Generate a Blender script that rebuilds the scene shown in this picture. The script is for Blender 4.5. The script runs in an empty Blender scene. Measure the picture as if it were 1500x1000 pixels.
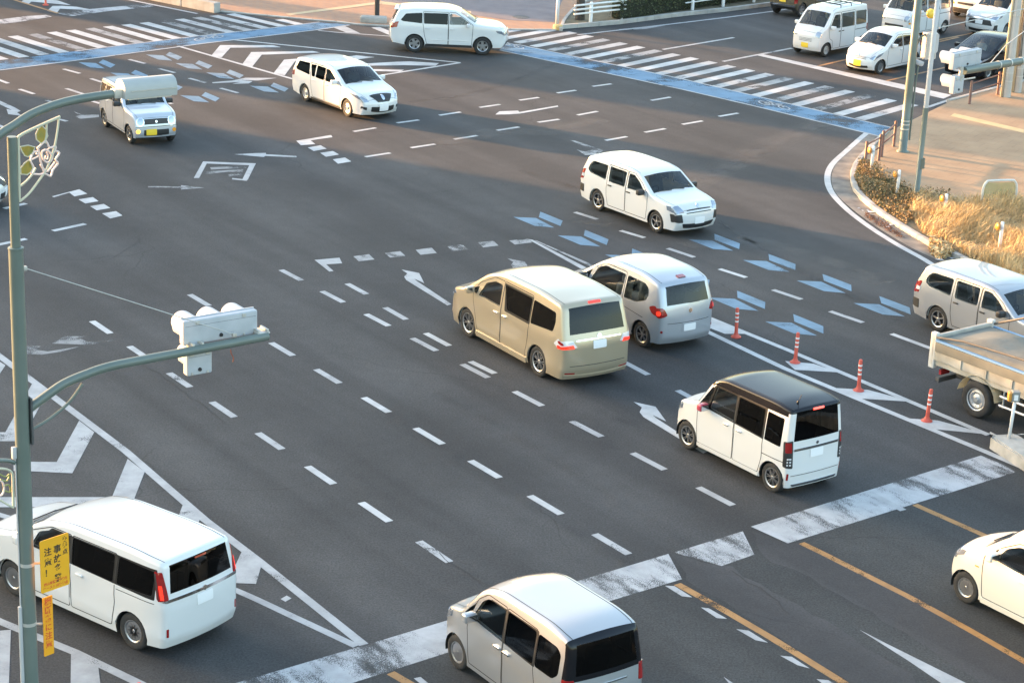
import bpy, bmesh, math, random
from mathutils import Vector, Matrix
from mathutils.geometry import delaunay_2d_cdt
R = math.radians
rnd = random.Random(7)
scene = bpy.context.scene
col = scene.collection

# ------------------------------------------------------------------ camera
F_PX, PITCH, ROLL, CAM_H = 3041.3, R(18.7506), R(2.5929), 15.3175
_c, _s = math.cos(PITCH), math.sin(PITCH)
FWD = Vector((0, _c, -_s)); _r = Vector((1, 0, 0)); _u = Vector((0, _s, _c))
RIGHT = _r*math.cos(ROLL) + _u*math.sin(ROLL); UP = -_r*math.sin(ROLL) + _u*math.cos(ROLL)
CAM = Vector((0, 0, CAM_H))
cam_data = bpy.data.cameras.new('camera'); cam = bpy.data.objects.new('camera', cam_data); col.objects.link(cam)
cam_data.sensor_width = 36; cam_data.sensor_fit = 'HORIZONTAL'; cam_data.lens = 36*F_PX/1500
cam_data.clip_start = 0.5; cam_data.clip_end = 6000
m = Matrix.Identity(4)
for i in range(3):
    m[i][0] = RIGHT[i]; m[i][1] = UP[i]; m[i][2] = -FWD[i]; m[i][3] = CAM[i]
cam.matrix_world = m
scene.camera = cam

# ------------------------------------------------------------------ light
SUN_EL, SUN_AZ = 6.5, 152.0      # elevation, plan angle (from +x, counter-clockwise) of where the sun stands
world = bpy.data.worlds.new('World'); scene.world = world; world.use_nodes = True
wn = world.node_tree.nodes; wl = world.node_tree.links
sky = wn.new('ShaderNodeTexSky'); sky.sky_type = 'NISHITA'; sky.sun_disc = False
sky.sun_elevation = R(SUN_EL); sky.sun_rotation = R((90-SUN_AZ) % 360)
sky.air_density = 1.0; sky.dust_density = 2.6; sky.ozone_density = 1.1
bg = wn['Background']; bg.inputs['Strength'].default_value = 0.15
wl.new(sky.outputs[0], bg.inputs['Color'])
sun_dir = Vector((math.cos(R(SUN_AZ))*math.cos(R(SUN_EL)), math.sin(R(SUN_AZ))*math.cos(R(SUN_EL)), math.sin(R(SUN_EL))))
sun_data = bpy.data.lights.new('sun', 'SUN'); sun_data.energy = 2.8; sun_data.angle = R(0.53); sun_data.color = (1.0, 0.53, 0.22)
sun = bpy.data.objects.new('sun', sun_data); col.objects.link(sun)
sun.rotation_euler = sun_dir.to_track_quat('Z', 'Y').to_euler()
sun.location = (-60, 90, 60)
scene.view_settings.view_transform = 'Standard'; scene.view_settings.look = 'None'
scene.view_settings.gamma = 1.0; scene.view_settings.use_curve_mapping = False
scene.view_settings.exposure = 3.12
scene.render.engine = 'CYCLES'
scene.cycles.use_denoising = True
scene.cycles.max_bounces = 8; scene.cycles.transparent_max_bounces = 12

# ------------------------------------------------------------------ pixel -> place
def ray(x, y): return FWD*F_PX + RIGHT*(x-750) + UP*(500-y)
def px(x, y, z=0.0):
    d = ray(x, y); return CAM + d*((z-CAM_H)/d.z)
def pxd(x, y, Y):
    d = ray(x, y); return CAM + d*(Y/d.y)
def pxp(x, y, p0, n):
    d = ray(x, y); return CAM + d*((p0-CAM).dot(n)/d.dot(n))

# ------------------------------------------------------------------ materials
MATS = {}
def mat(name, color=(.5,.5,.5), rough=.5, metal=0., coat=0., emit=None, estr=0., spec=.5, alpha=None):
    if name in MATS: return MATS[name]
    m = bpy.data.materials.new(name); m.use_nodes = True
    b = m.node_tree.nodes['Principled BSDF']
    b.inputs['Base Color'].default_value = (*color, 1); b.inputs['Roughness'].default_value = rough
    b.inputs['Metallic'].default_value = metal; b.inputs['Coat Weight'].default_value = coat
    b.inputs['Coat Roughness'].default_value = .04
    b.inputs['Specular IOR Level'].default_value = spec
    if emit: b.inputs['Emission Color'].default_value = (*emit, 1); b.inputs['Emission Strength'].default_value = estr
    MATS[name] = m; return m
def nodes(m): return m.node_tree.nodes, m.node_tree.links, m.node_tree.nodes['Principled BSDF']
def noise_mat(name, c1, c2, scale=5., rough=.8, detail=6, bump=.0, bscale=60., metal=0., coat=0., coord='Object', lo=.3, hi=.7):
    """two-tone surface with fine relief"""
    if name in MATS: return MATS[name]
    m = mat(name, c1, rough, metal, coat); n, l, b = nodes(m)
    tc = n.new('ShaderNodeTexCoord')
    t = n.new('ShaderNodeTexNoise'); t.inputs['Scale'].default_value = scale; t.inputs['Detail'].default_value = detail
    l.new(tc.outputs[coord], t.inputs['Vector'])
    r = n.new('ShaderNodeValToRGB'); r.color_ramp.elements[0].position = lo; r.color_ramp.elements[1].position = hi
    r.color_ramp.elements[0].color = (*c1, 1); r.color_ramp.elements[1].color = (*c2, 1)
    l.new(t.outputs['Fac'], r.inputs['Fac']); l.new(r.outputs['Color'], b.inputs['Base Color'])
    if bump:
        t2 = n.new('ShaderNodeTexNoise'); t2.inputs['Scale'].default_value = bscale; t2.inputs['Detail'].default_value = 4
        l.new(tc.outputs[coord], t2.inputs['Vector'])
        bp = n.new('ShaderNodeBump'); bp.inputs['Strength'].default_value = bump; bp.inputs['Distance'].default_value = .02
        l.new(t2.outputs['Fac'], bp.inputs['Height']); l.new(bp.outputs['Normal'], b.inputs['Normal'])
    return m
def glass_mat(name, tint, gloss=(1,1,1), rough=.01, ior=1.5):
    if name in MATS: return MATS[name]
    m = bpy.data.materials.new(name); m.use_nodes = True; n = m.node_tree.nodes; l = m.node_tree.links
    n.remove(n['Principled BSDF'])
    tr = n.new('ShaderNodeBsdfTransparent'); tr.inputs['Color'].default_value = (*tint, 1)
    gl = n.new('ShaderNodeBsdfGlossy'); gl.inputs['Roughness'].default_value = rough; gl.inputs['Color'].default_value = (*gloss, 1)
    fr = n.new('ShaderNodeFresnel'); fr.inputs['IOR'].default_value = ior
    mx = n.new('ShaderNodeMixShader')
    l.new(fr.outputs[0], mx.inputs[0]); l.new(tr.outputs[0], mx.inputs[1]); l.new(gl.outputs[0], mx.inputs[2])
    l.new(mx.outputs[0], n['Material Output'].inputs['Surface'])
    MATS[name] = m; return m

# ------------------------------------------------------------------ object helpers
def link(name, me, material=None, parent=None, smooth=False):
    o = bpy.data.objects.new(name, me); col.objects.link(o)
    if material is not None and len(me.materials) == 0: me.materials.append(material)
    if smooth:
        for p in me.polygons: p.use_smooth = True
    if parent is not None: o.parent = parent
    return o
def obj(name, bm, material=None, parent=None, smooth=False, auto=None):
    me = bpy.data.meshes.new(name)
    bmesh.ops.recalc_face_normals(bm, faces=bm.faces)
    bm.to_mesh(me); bm.free()
    if auto is not None: me.shade_auto = True
    o = link(name, me, material, parent, smooth or auto is not None)
    if auto is not None: sharp(me, auto)
    return o
def sharp(me, ang):
    bm = bmesh.new(); bm.from_mesh(me)
    for e in bm.edges:
        if len(e.link_faces) == 2 and e.calc_face_angle(0) > R(ang): e.smooth = False
    bm.to_mesh(me); bm.free()
def tag(o, label, cat=None, group=None, kind=None):
    if label: o['label'] = label
    if cat: o['category'] = cat
    if group: o['group'] = group
    if kind: o['kind'] = kind
    return o
def empty(name, loc=(0,0,0), rz=0.):
    o = bpy.data.objects.new(name, None); col.objects.link(o); o.empty_display_size = .2
    o.location = loc; o.rotation_euler = (0, 0, rz); return o
def box(bm, x0, x1, y0, y1, z0, z1, bev=0., seg=2):
    t = bmesh.new(); bmesh.ops.create_cube(t, size=1)
    for v in t.verts:
        v.co = Vector(((x0+x1)/2+v.co.x*(x1-x0), (y0+y1)/2+v.co.y*(y1-y0), (z0+z1)/2+v.co.z*(z1-z0)))
    if bev: bmesh.ops.bevel(t, geom=t.edges[:], offset=bev, segments=seg, affect='EDGES', profile=.6)
    merge(bm, t)
def merge(bm, t, M=None):
    if M is not None: bmesh.ops.transform(t, matrix=M, verts=t.verts)
    me = bpy.data.meshes.new('tmp'); t.to_mesh(me); t.free(); bm.from_mesh(me); bpy.data.meshes.remove(me)
def tube(bm, pts, r, n=10, cap=True):
    pts = [Vector(p) for p in pts]; rs = r if isinstance(r, (list, tuple)) else [r]*len(pts)
    rings = []; up = None
    for i, p in enumerate(pts):
        a = pts[max(i-1, 0)]; b = pts[min(i+1, len(pts)-1)]; d = (b-a).normalized()
        if up is None: up = Vector((0,0,1)) if abs(d.z) < .9 else Vector((1,0,0))
        u = d.cross(up)
        u = u.normalized() if u.length > 1e-6 else d.orthogonal().normalized()
        w = u.cross(d).normalized(); up = w
        rings.append([bm.verts.new(p + (u*math.cos(2*math.pi*k/n) + w*math.sin(2*math.pi*k/n))*rs[i]) for k in range(n)])
    for a, b in zip(rings, rings[1:]):
        for k in range(n): bm.faces.new((a[k], a[(k+1) % n], b[(k+1) % n], b[k]))
    if cap:
        bm.faces.new(rings[0][::-1]); bm.faces.new(rings[-1])
def lathe(bm, prof, n=24, M=None, close=False):
    """profile (r, z) about local z"""
    t = bmesh.new(); rings = []
    for r, z in prof:
        rings.append([t.verts.new((r*math.cos(2*math.pi*k/n), r*math.sin(2*math.pi*k/n), z)) for k in range(n)] if r > 1e-5 else [t.verts.new((0,0,z))])
    pr = list(zip(rings, rings[1:]))
    if close: pr.append((rings[-1], rings[0]))
    for a, b in pr:
        for k in range(n):
            k2 = (k+1) % n
            if len(a) == 1 and len(b) == 1: continue
            if len(a) == 1: t.faces.new((a[0], b[k2], b[k]))
            elif len(b) == 1: t.faces.new((a[k], a[k2], b[0]))
            else: t.faces.new((a[k], a[k2], b[k2], b[k]))
    merge(bm, t, M)
def prism(bm, poly, h0, h1, M=None):
    """extrude a polygon (x,y) from z=h0 to h1"""
    t = bmesh.new()
    a = [t.verts.new((x, y, h0)) for x, y in poly]; b = [t.verts.new((x, y, h1)) for x, y in poly]
    t.faces.new(a[::-1]); t.faces.new(b); n = len(poly)
    for i in range(n): t.faces.new((a[i], a[(i+1) % n], b[(i+1) % n], b[i]))
    bmesh.ops.triangulate(t, faces=[f for f in t.faces if len(f.verts) > 4])
    merge(bm, t, M)
def frame_mat(origin, xdir, zdir=Vector((0,0,1))):
    x = Vector(xdir).normalized(); z = Vector(zdir).normalized(); y = z.cross(x).normalized(); z = x.cross(y)
    M = Matrix.Identity(4)
    for i in range(3): M[i][0] = x[i]; M[i][1] = y[i]; M[i][2] = z[i]; M[i][3] = origin[i]
    return M
def inpoly(x, y, poly):
    c = False; j = len(poly)-1
    for i in range(len(poly)):
        xi, yi = poly[i]; xj, yj = poly[j]
        if (yi > y) != (yj > y) and x < (xj-xi)*(y-yi)/(yj-yi)+xi: c = not c
        j = i
    return c
def roundpoly(poly, r=.03, n=3):
    out = []; k = len(poly)
    for i in range(k):
        p = Vector(poly[i]); a = Vector(poly[i-1]); b = Vector(poly[(i+1) % k])
        d = min(r, (a-p).length*.45, (b-p).length*.45)
        s = p+(a-p).normalized()*d; e = p+(b-p).normalized()*d
        for t in range(n+1):
            u = t/n; out.append(tuple(s*(1-u)**2+p*2*u*(1-u)+e*u*u))
    return out
def resample(poly, step, closed=True):
    out = []; k = len(poly)
    for i in range(k if closed else k-1):
        a = Vector(poly[i]); b = Vector(poly[(i+1) % k]); n = max(1, int((b-a).length/step+.5))
        for t in range(n): out.append(tuple(a+(b-a)*(t/n)))
    if not closed: out.append(tuple(poly[-1]))
    return out

# ================================================================== GROUND
def asphalt(name, dark, light, warm=(0,0,0), seed=0., grain=1.):
    if name in MATS: return MATS[name]
    m = mat(name, dark, .82, spec=.35); n, l, b = nodes(m)
    tc = n.new('ShaderNodeTexCoord')
    mp = n.new('ShaderNodeMapping'); mp.inputs['Location'].default_value = (seed, seed*1.7, 0); l.new(tc.outputs['Object'], mp.inputs['Vector'])
    def nz(scale, det=5, rough=.6, dist=0., vec=None):
        t = n.new('ShaderNodeTexNoise'); t.inputs['Scale'].default_value = scale; t.inputs['Detail'].default_value = det
        t.inputs['Roughness'].default_value = rough; t.inputs['Distortion'].default_value = dist
        l.new(vec or mp.outputs[0], t.inputs['Vector']); return t.outputs['Fac']
    def ramp(f, c0, c1, p0=.3, p1=.7):
        r = n.new('ShaderNodeValToRGB'); r.color_ramp.elements[0].position = p0; r.color_ramp.elements[1].position = p1
        r.color_ramp.elements[0].color = (*c0, 1); r.color_ramp.elements[1].color = (*c1, 1); l.new(f, r.inputs[0]); return r.outputs[0]
    def mul(a, c, fac=1.):
        x = n.new('ShaderNodeMix'); x.data_type = 'RGBA'; x.blend_type = 'MULTIPLY'; x.inputs[0].default_value = fac
        l.new(a, x.inputs[6]); l.new(c, x.inputs[7]); return x.outputs[2]
    base = ramp(nz(.22, 4, .55), dark, light, .32, .68)
    # lengthwise wear along the avenue (driven lanes polished, oil between)
    rot0 = n.new('ShaderNodeMapping'); rot0.inputs['Rotation'].default_value = (0, 0, R(54)); l.new(tc.outputs['Object'], rot0.inputs['Vector'])
    rot = n.new('ShaderNodeMapping'); rot.inputs['Scale'].default_value = (.035, .8, 1); l.new(rot0.outputs[0], rot.inputs['Vector'])
    lanes = ramp(nz(1.0, 3, .5, 0., rot.outputs[0]), (.72,.72,.73), (1.14,1.13,1.12), .35, .65)
    base = mul(base, lanes)
    base = mul(base, ramp(nz(2.3, 5, .65), (.9,.9,.9), (1.08,1.08,1.08), .3, .7))
    base = mul(base, ramp(nz(26, 3, .8), (.52,.52,.52), (1.5,1.5,1.5), .32, .68), .9*grain)
    base = mul(base, ramp(nz(14, 4, .8), (.86,.86,.86), (1.12,1.12,1.12), .3, .7), grain)
    # hairline cracks along cell borders, only here and there
    v = n.new('ShaderNodeTexVoronoi'); v.feature = 'DISTANCE_TO_EDGE'; v.inputs['Scale'].default_value = .16
    dst = n.new('ShaderNodeVectorMath'); dst.operation = 'ADD'
    nt = n.new('ShaderNodeTexNoise'); nt.inputs['Scale'].default_value = .8; nt.inputs['Detail'].default_value = 6
    l.new(mp.outputs[0], nt.inputs['Vector']); l.new(mp.outputs[0], dst.inputs[0]); l.new(nt.outputs['Color'], dst.inputs[1]); l.new(dst.outputs[0], v.inputs['Vector'])
    cr = ramp(v.outputs['Distance'], (.55,.55,.55), (1,1,1), .0, .0035)
    msk = n.new('ShaderNodeMapRange'); msk.inputs[1].default_value = .5; msk.inputs[2].default_value = .62; l.new(nz(.11, 2, .5), msk.inputs[0])
    x = n.new('ShaderNodeMix'); x.data_type = 'RGBA'; x.blend_type = 'MULTIPLY'; l.new(msk.outputs[0], x.inputs[0]); l.new(base, x.inputs[6]); l.new(cr, x.inputs[7])
    l.new(x.outputs[2], b.inputs['Base Color'])
    bp = n.new('ShaderNodeBump'); bp.inputs['Strength'].default_value = .25; bp.inputs['Distance'].default_value = .01
    l.new(nz(120, 2, .7), bp.inputs['Height']); l.new(bp.outputs[0], b.inputs['Normal'])
    return m
ASPH = asphalt('asphalt', (.038,.0375,.0375), (.058,.057,.057))
ASPH_OLD = asphalt('asphalt_old', (.032,.033,.033), (.050,.051,.050), seed=31., grain=1.5)
ASPH_PATCH = asphalt('asphalt_patch', (.048,.047,.048), (.060,.058,.059), seed=77., grain=.6)

def paint(name, color, wear=.3, scale=3., fine=45., streak=False):
    """road paint: chips and rubs away to bare asphalt"""
    if name in MATS: return MATS[name]
    m = mat(name, color, .6, spec=.4); n, l, b = nodes(m)
    tc = n.new('ShaderNodeTexCoord')
    def nz(s, d, vec):
        t = n.new('ShaderNodeTexNoise'); t.inputs['Scale'].default_value = s; t.inputs['Detail'].default_value = d; t.inputs['Roughness'].default_value = .7
        l.new(vec, t.inputs['Vector']); return t.outputs['Fac']
    vec = tc.outputs['Object']
    if streak:
        m0 = n.new('ShaderNodeMapping'); m0.inputs['Rotation'].default_value = (0,0,R(54)); l.new(vec, m0.inputs['Vector'])
        mp = n.new('ShaderNodeMapping'); mp.inputs['Scale'].default_value = (.45, 1.3, 1); l.new(m0.outputs[0], mp.inputs['Vector']); svec = mp.outputs[0]
    else: svec = vec
    a = nz(scale*.35, 3, svec); f = nz(fine, 3, vec)
    ad = n.new('ShaderNodeMath'); ad.operation = 'MULTIPLY_ADD'; ad.inputs[1].default_value = .62; l.new(a, ad.inputs[0])
    f2 = n.new('ShaderNodeMath'); f2.operation = 'MULTIPLY'; f2.inputs[1].default_value = .38; l.new(f, f2.inputs[0]); l.new(f2.outputs[0], ad.inputs[2])
    mr = n.new('ShaderNodeMapRange'); mr.inputs[1].default_value = wear; mr.inputs[2].default_value = wear+.09; l.new(ad.outputs[0], mr.inputs[0])
    l.new(mr.outputs[0], b.inputs['Alpha'])
    r = n.new('ShaderNodeValToRGB'); r.color_ramp.elements[0].color = (*[c*.72 for c in color], 1); r.color_ramp.elements[1].color = (*color, 1)
    r.color_ramp.elements[0].position = .35; r.color_ramp.elements[1].position = .6
    l.new(nz(1.4, 5, vec), r.inputs[0]); l.new(r.outputs[0], b.inputs['Base Color'])
    return m
P_NEW = paint('paint_white', (.47,.47,.465), .24)
P_MID = paint('paint_white_worn', (.38,.38,.38), .34)
P_OLD = paint('paint_white_faded', (.29,.29,.29), .405)
P_GHOST = paint('paint_white_ghost', (.23,.23,.23), .435)
P_BAND = paint('paint_band', (.42,.42,.425), .425, 2.6, 60., True)
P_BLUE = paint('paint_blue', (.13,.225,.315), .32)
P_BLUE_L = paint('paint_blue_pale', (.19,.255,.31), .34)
P_BLUEBAND = paint('paint_blue_band', (.09,.20,.32), .41, 1.6, 30.)
P_ORANGE = paint('paint_orange', (.36,.18,.055), .38)
P_ORANGE_F = paint('paint_orange_far', (.38,.20,.08), .36)

def sheet(name, pts, z, material, parent=None):
    bm = bmesh.new(); vs = [bm.verts.new((p[0], p[1], z)) for p in pts]; f = bm.faces.new(vs)
    if f.normal.z < 0 or (f.normal_update() or f.normal.z < 0): f.normal_flip()
    if len(vs) > 4: bmesh.ops.triangulate(bm, faces=[f])
    me = bpy.data.meshes.new(name); bm.to_mesh(me); bm.free()
    return link(name, me, material, parent)

g = sheet('ground', [(-3000,-3000),(3000,-3000),(3000,3000),(-3000,3000)], -.25, noise_mat('ground_soil', (.16,.14,.11), (.24,.21,.17), .4)); tag(g, 'bare beige ground around the crossing', kind='structure')
road = sheet('road', [(-160,-30),(160,-30),(160,220),(-160,220)], 0, ASPH); tag(road, 'wide dark grey asphalt crossing with white and blue markings', kind='structure')
ZM = .004; _zk = [0]
def mark(name, pix, material, z=None, sc=None):
    """painted shape whose outline is given in photograph pixels on the road plane"""
    _zk[0] += 1
    zz = (ZM if z is None else z) + (_zk[0] % 7)*.0004
    if sc:
        s, ox, oy = sc; pix = [(x/s+ox, y/s+oy) for x, y in pix]
    return sheet(name, [px(x, y) for x, y in pix], zz, material, road)
def strip(name, a, b, w, material, z=None):
    """straight painted line between ground points"""
    _zk[0] += 1
    a = Vector((a[0], a[1], 0)); b = Vector((b[0], b[1], 0)); d = (b-a).normalized(); s = Vector((-d.y, d.x, 0))*w/2
    return sheet(name, [a+s, b+s, b-s, a-s], (ZM if z is None else z) + (_zk[0] % 7)*.0004, material, road)
def polyline_strip(name, pts, w, material, z=None):
    _zk[0] += 1
    P = [Vector((p[0], p[1], 0)) for p in pts]; bm = bmesh.new(); L = []; zz = (ZM if z is None else z)+(_zk[0] % 7)*.0004
    for i, p in enumerate(P):
        d = (P[min(i+1, len(P)-1)]-P[max(i-1, 0)]).normalized(); s = Vector((-d.y, d.x, 0))*w/2
        L.append((bm.verts.new((p.x+s.x, p.y+s.y, zz)), bm.verts.new((p.x-s.x, p.y-s.y, zz))))
    for a, b in zip(L, L[1:]): bm.faces.new((a[0], a[1], b[1], b[0]))
    o = obj(name, bm, material, road); return o
def smooth_path(pts, n=6):
    P = [Vector(p) for p in pts]; out = []
    for i in range(len(P)-1):
        p0 = P[max(i-1,0)]; p1 = P[i]; p2 = P[i+1]; p3 = P[min(i+2, len(P)-1)]
        for k in range(n):
            t = k/n
            out.append(.5*((2*p1)+(-p0+p2)*t+(2*p0-5*p1+4*p2-p3)*t*t+(-p0+3*p1-3*p2+p3)*t**3))
    out.append(P[-1]); return out

# ---- asphalt of the street in front (older, patched)
band_dir = (px(1436,667)-px(346,1000)).normalized()
bA = px(346,1000); bB = px(1474,676)
lowside = Vector((band_dir.y, -band_dir.x, 0))
old = [bA-band_dir*40+lowside*.35, bB+band_dir*60+lowside*.35, bB+band_dir*60+lowside*60, bA-band_dir*40+lowside*60]
sheet('old_asphalt', old, .0022, ASPH_OLD, road)
def ragged(pix, amp=.06, step=.35, seed=1):
    r = random.Random(seed); pts = resample([tuple(px(x, y)[:2]) for x, y in pix], step)
    return [(x+r.uniform(-amp, amp), y+r.uniform(-amp, amp)) for x, y in pts]
sheet('asphalt_patch', ragged([(985,811),(1004,838),(1010,851),(1130,926),(1240,998),(1262,1012),(1360,1012),(1330,985),(1225,920),(1150,878),(1070,831),(1052,828)], seed=3), .0032, ASPH_PATCH, road)
sheet('asphalt_patch', ragged([(1104,776),(1150,795),(1176,797),(1320,868),(1500,968),(1560,1000),(1560,1030),(1480,1030),(1340,935),(1235,872),(1160,835),(1112,812)], seed=4), .0034, ASPH_PATCH, road)

# ---- wide white band across the avenue
mark('white_band', [(1100,771),(1437,667),(1492,690),(1154,795.5)], P_BAND)
mark('white_band', [(987,809),(1088,778),(1105,812),(1057,828.6)], P_BAND)
mark('white_band', [(979,811),(999,848),(880,884),(516,1000),(440,1024),(270,1024),(346,1000),(560,937)], P_BAND)

# ---- lane dashes of the avenue
def dash_row(p0, p1, n, length, w=.15, start=0, material=None, last=None, name='lane_dash'):
    a = px(*p0); b = px(*p1); st = (b-a)/n; d = st.normalized()
    for i in range(start, (n if last is None else last)+1):
        q = a+st*i; j = rnd.uniform(-.02, .02)
        strip(name, q+d*j, q+d*(length+j), w, material or rnd.choice([P_NEW, P_MID, P_MID]))
dash_row((135,470.5), (614,793), 7, 1.0, .16)
dash_row((278,431.5), (871,782), 8, 1.0, .16)
dash_row((412,395.5), (1023,713.5), 8, 1.0, .16)
dash_row((912,529), (992,571.5), 1, 1.0, .16, last=4)
def dashes(name, segs, w, material=None):
    for x0, y0, x1, y1 in segs: strip(name, px(x0,y0), px(x1,y1), w, material or rnd.choice([P_NEW, P_MID]))
dashes('lane_dash', [(508.5,415.5,537,431),(564,450.5,595,468),(623.5,488,658,506.5),(689,529.5,725,547)], .16)
dashes('lane_dash', [(842,311,875,321.5),(909,338,944,348.5),(978,364,1017,377),(1054,394,1093,406.5),(1132,424.5,1174,438.5),(1216,456,1264,472.5),(1306,489,1364,510.5)], .16)
# far left approach
dashes('lane_dash', [(93,101.5,117,108),(189,87.5,212.5,93.5),(233,101,256,107),(277,115,301,121.5),(323,129.5,348.5,136.5),(133,115.5,152,121.5),(28.5,131,50,138),(-4,116.5,12,122.5),(97,130,123,138.5),(68,147,84,153),(130,147,147,152),(239,148.5,252,152.5),(238,154.5,248,157.5),(-6,182,9,188.5),(84,174.5,98,178)], .15)
# side road rows across the middle
S2 = 2.942
def z2(l): return [(a/S2+400, b/S2, c/S2+400, d/S2) for a, b, c, d in l]
dashes('lane_dash', z2([(397,677,505,660),(594,638,698,622),(780,601,880,585),(965,563,1060,548),(1142,528,1233,515),(1312,497,1398,481),(347,568,443,552),(534,531,628,518),(717,498,808,484),(890,464,978,451),(1062,433,1145,421),(1224,402,1305,390)]), .15, P_NEW)
S3 = 3.7025
dashes('lane_dash', [(a/S3+800, b/S3, c/S3+800, d/S3) for a, b, c, d in [(322,763,438,742),(535,719,646,699),(739,676,848,657),(937,633,1041,615),(252,470,354,456),(570,546,674,528)]], .15, P_NEW)
# left stop guide
S5 = (5., 0, 180)
mark('guide_corner', [(380,540),(580,488),(640,520),(545,540),(508,512),(395,546)], P_NEW, sc=S5)
for q in ([(575,562),(680,545),(722,575),(625,592)], [(660,612),(760,595),(808,625),(708,642)], [(748,665),(850,648),(897,680),(808,702)]):
    mark('guide_square', q, P_NEW, sc=S5)
dashes('lane_dash', [(a/5, b/5+180, c/5, d/5+180) for a, b, c, d in [(388,792,625,741),(30,628,190,591),(-60,903,192,850)]], .17, P_NEW)
SZ2 = (S2, 400, 0)
mark('guide_corner', [(100,608),(250,583),(256,592),(162,606),(182,622),(120,627)], P_NEW, sc=SZ2)
for q in ([(150,637),(205,627),(231,642),(175,652)], [(203,660),(258,652),(284,667),(228,677)], [(257,688),(310,680),(337,697),(280,707)]):
    mark('guide_square', q, P_NEW, sc=SZ2)
# right-turn pocket guide squares
S6 = (3.7025, 400, 300)
mark('guide_corner', [(225,300),(360,288),(375,318),(288,324),(328,360),(305,363)], P_MID, sc=S6)
for q in ([(435,280),(520,268),(550,297),(465,307)], [(605,262),(690,252),(718,278),(635,287)], [(773,245),(860,233),(888,262),(800,272)], [(943,225),(1025,215),(1057,243),(975,252)], [(1112,205),(1195,197),(1223,222),(1140,232)]):
    mark('guide_square', q, P_OLD, sc=S6)
mark('guide_corner', [(1280,195),(1382,184),(1405,205),(1312,217)], P_OLD, sc=S6)
mark('guide_line', [(773,350.5),(780,351.5),(870,398),(862,400)], P_MID)
mark('guide_line', [(782,352),(786,352.5),(880,393),(873,394)], P_OLD)
# turn arrows (one template on the ground, stamped at each tip)
ARW = [(945,546),(722,409),(711,391),(728,373),(697,352),(792,371),(820,426),(766,402),(778,413),(967,539)]
arw = [px(x/3.7025+400, y/3.7025+300) for x, y in ARW]; tip0 = arw[4].copy()
def stamp(name, tip, material, lane=0.):
    M = Matrix.Rotation(lane, 3, 'Z'); sheet(name, [px(*tip)+M@(p-tip0) for p in arw], ZM+.0006, material, road)
stamp('turn_arrow', (588.3,395), P_MID); stamp('turn_arrow', (743,378.5), P_OLD); stamp('turn_arrow', (928,588.6), P_NEW)
S0 = (2.942, 0, 0)
mark('turn_arrow', [(0,740),(110,790),(152,815),(125,825),(162,851),(60,838),(48,800),(88,808),(-30,752)], P_MID, sc=(5.,0,0))
mark('turn_arrow', [(540,818),(600,840),(725,843),(725,860),(590,872),(548,856),(582,846)], P_OLD, sc=(5.,0,0))
mark('lane_arrow', [(1008,666),(1100,661),(1146,660),(1146,666),(1278,673),(1278,679),(1142,673),(1138,678)], P_MID, sc=S0)
mark('lane_arrow', [(638,803),(780,805),(780,799),(880,810),(780,818),(780,811),(638,808)], P_OLD, sc=S0)
for q in ([(875,697),(1103,705),(1096,714),(872,705)], [(1103,705),(1068,775),(1045,773),(1075,712)], [(875,697),(895,698),(858,768),(835,768)], [(1000,768),(1068,775),(1062,780),(1000,774)]):
    mark('diamond_mark', q, P_MID, sc=S0)
for q in ([(905,722),(1060,716),(1062,724),(910,732)], [(890,740),(1050,730),(1045,742),(980,742),(885,752)], [(985,752),(1045,748),(1040,758),(985,762)]):
    mark('diamond_mark', q, P_GHOST, sc=S0)
mark('lane_arrow', [(958,495),(975,481),(1055,478),(1062,484),(1226,456),(1230,461),(1062,491),(1020,494)], P_NEW, sc=SZ2)
mark('turn_arrow', [(1280,606),(1300,607),(1425,650),(1390,668),(1345,670),(1308,645),(1345,655),(1378,645)], P_OLD, sc=SZ2)
mark('turn_arrow', [(380,216),(470,163),(635,163),(590,180),(640,202),(845,184),(832,197),(640,227),(560,222)], P_GHOST, sc=(5.,0,460))
mark('turn_arrow', [(50,285),(180,235),(300,235),(260,262),(350,274),(600,235),(440,277),(300,298),(180,291)], P_GHOST, sc=(5.,0,460))
mark('lane_arrow', [(552,605),(700,592),(800,572),(1030,573),(890,592),(770,590),(850,597),(820,614),(700,617),(760,603),(560,612)], P_MID, sc=(5.,200,0))

# ---- blue feather marks for bicycles
FB = (3.75, 700, 270)
fl = [px(x/3.75+700, y/3.75+270) for x, y in [(193,180),(317,186),(417,238),(310,229)]]
fr = [px(x/3.75+700, y/3.75+270) for x, y in [(341,151),(464,201),(451,230),(333,181)]]
f0 = fl[0].copy()
def feather(x, y, material, rot=0., k=1.):
    M = Matrix.Rotation(rot, 3, 'Z')*k; P = px(x, y)
    a = sheet('blue_feather_mark', [P+M@(p-f0) for p in fl], ZM+.0005, material, road)
    b = sheet('blue_feather_mark', [P+M@(p-f0) for p in fr], ZM+.0005, material, road)
for x, y in [(752,318),(817,345),(886,373),(960,404),(1039,436),(1121,471),(1009,351),(1088,381),(1167,411),(1250,444)]: feather(x, y, P_BLUE)
for x, y in [(115,91.6),(162,107),(211,124),(264,140)]: feather(x, y, P_BLUE, 0., 1.0)
for x, y in [(214,80.4),(257,93),(302,106.6),(366,126)]: feather(x, y, P_BLUE_L, 0., 1.0)

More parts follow.
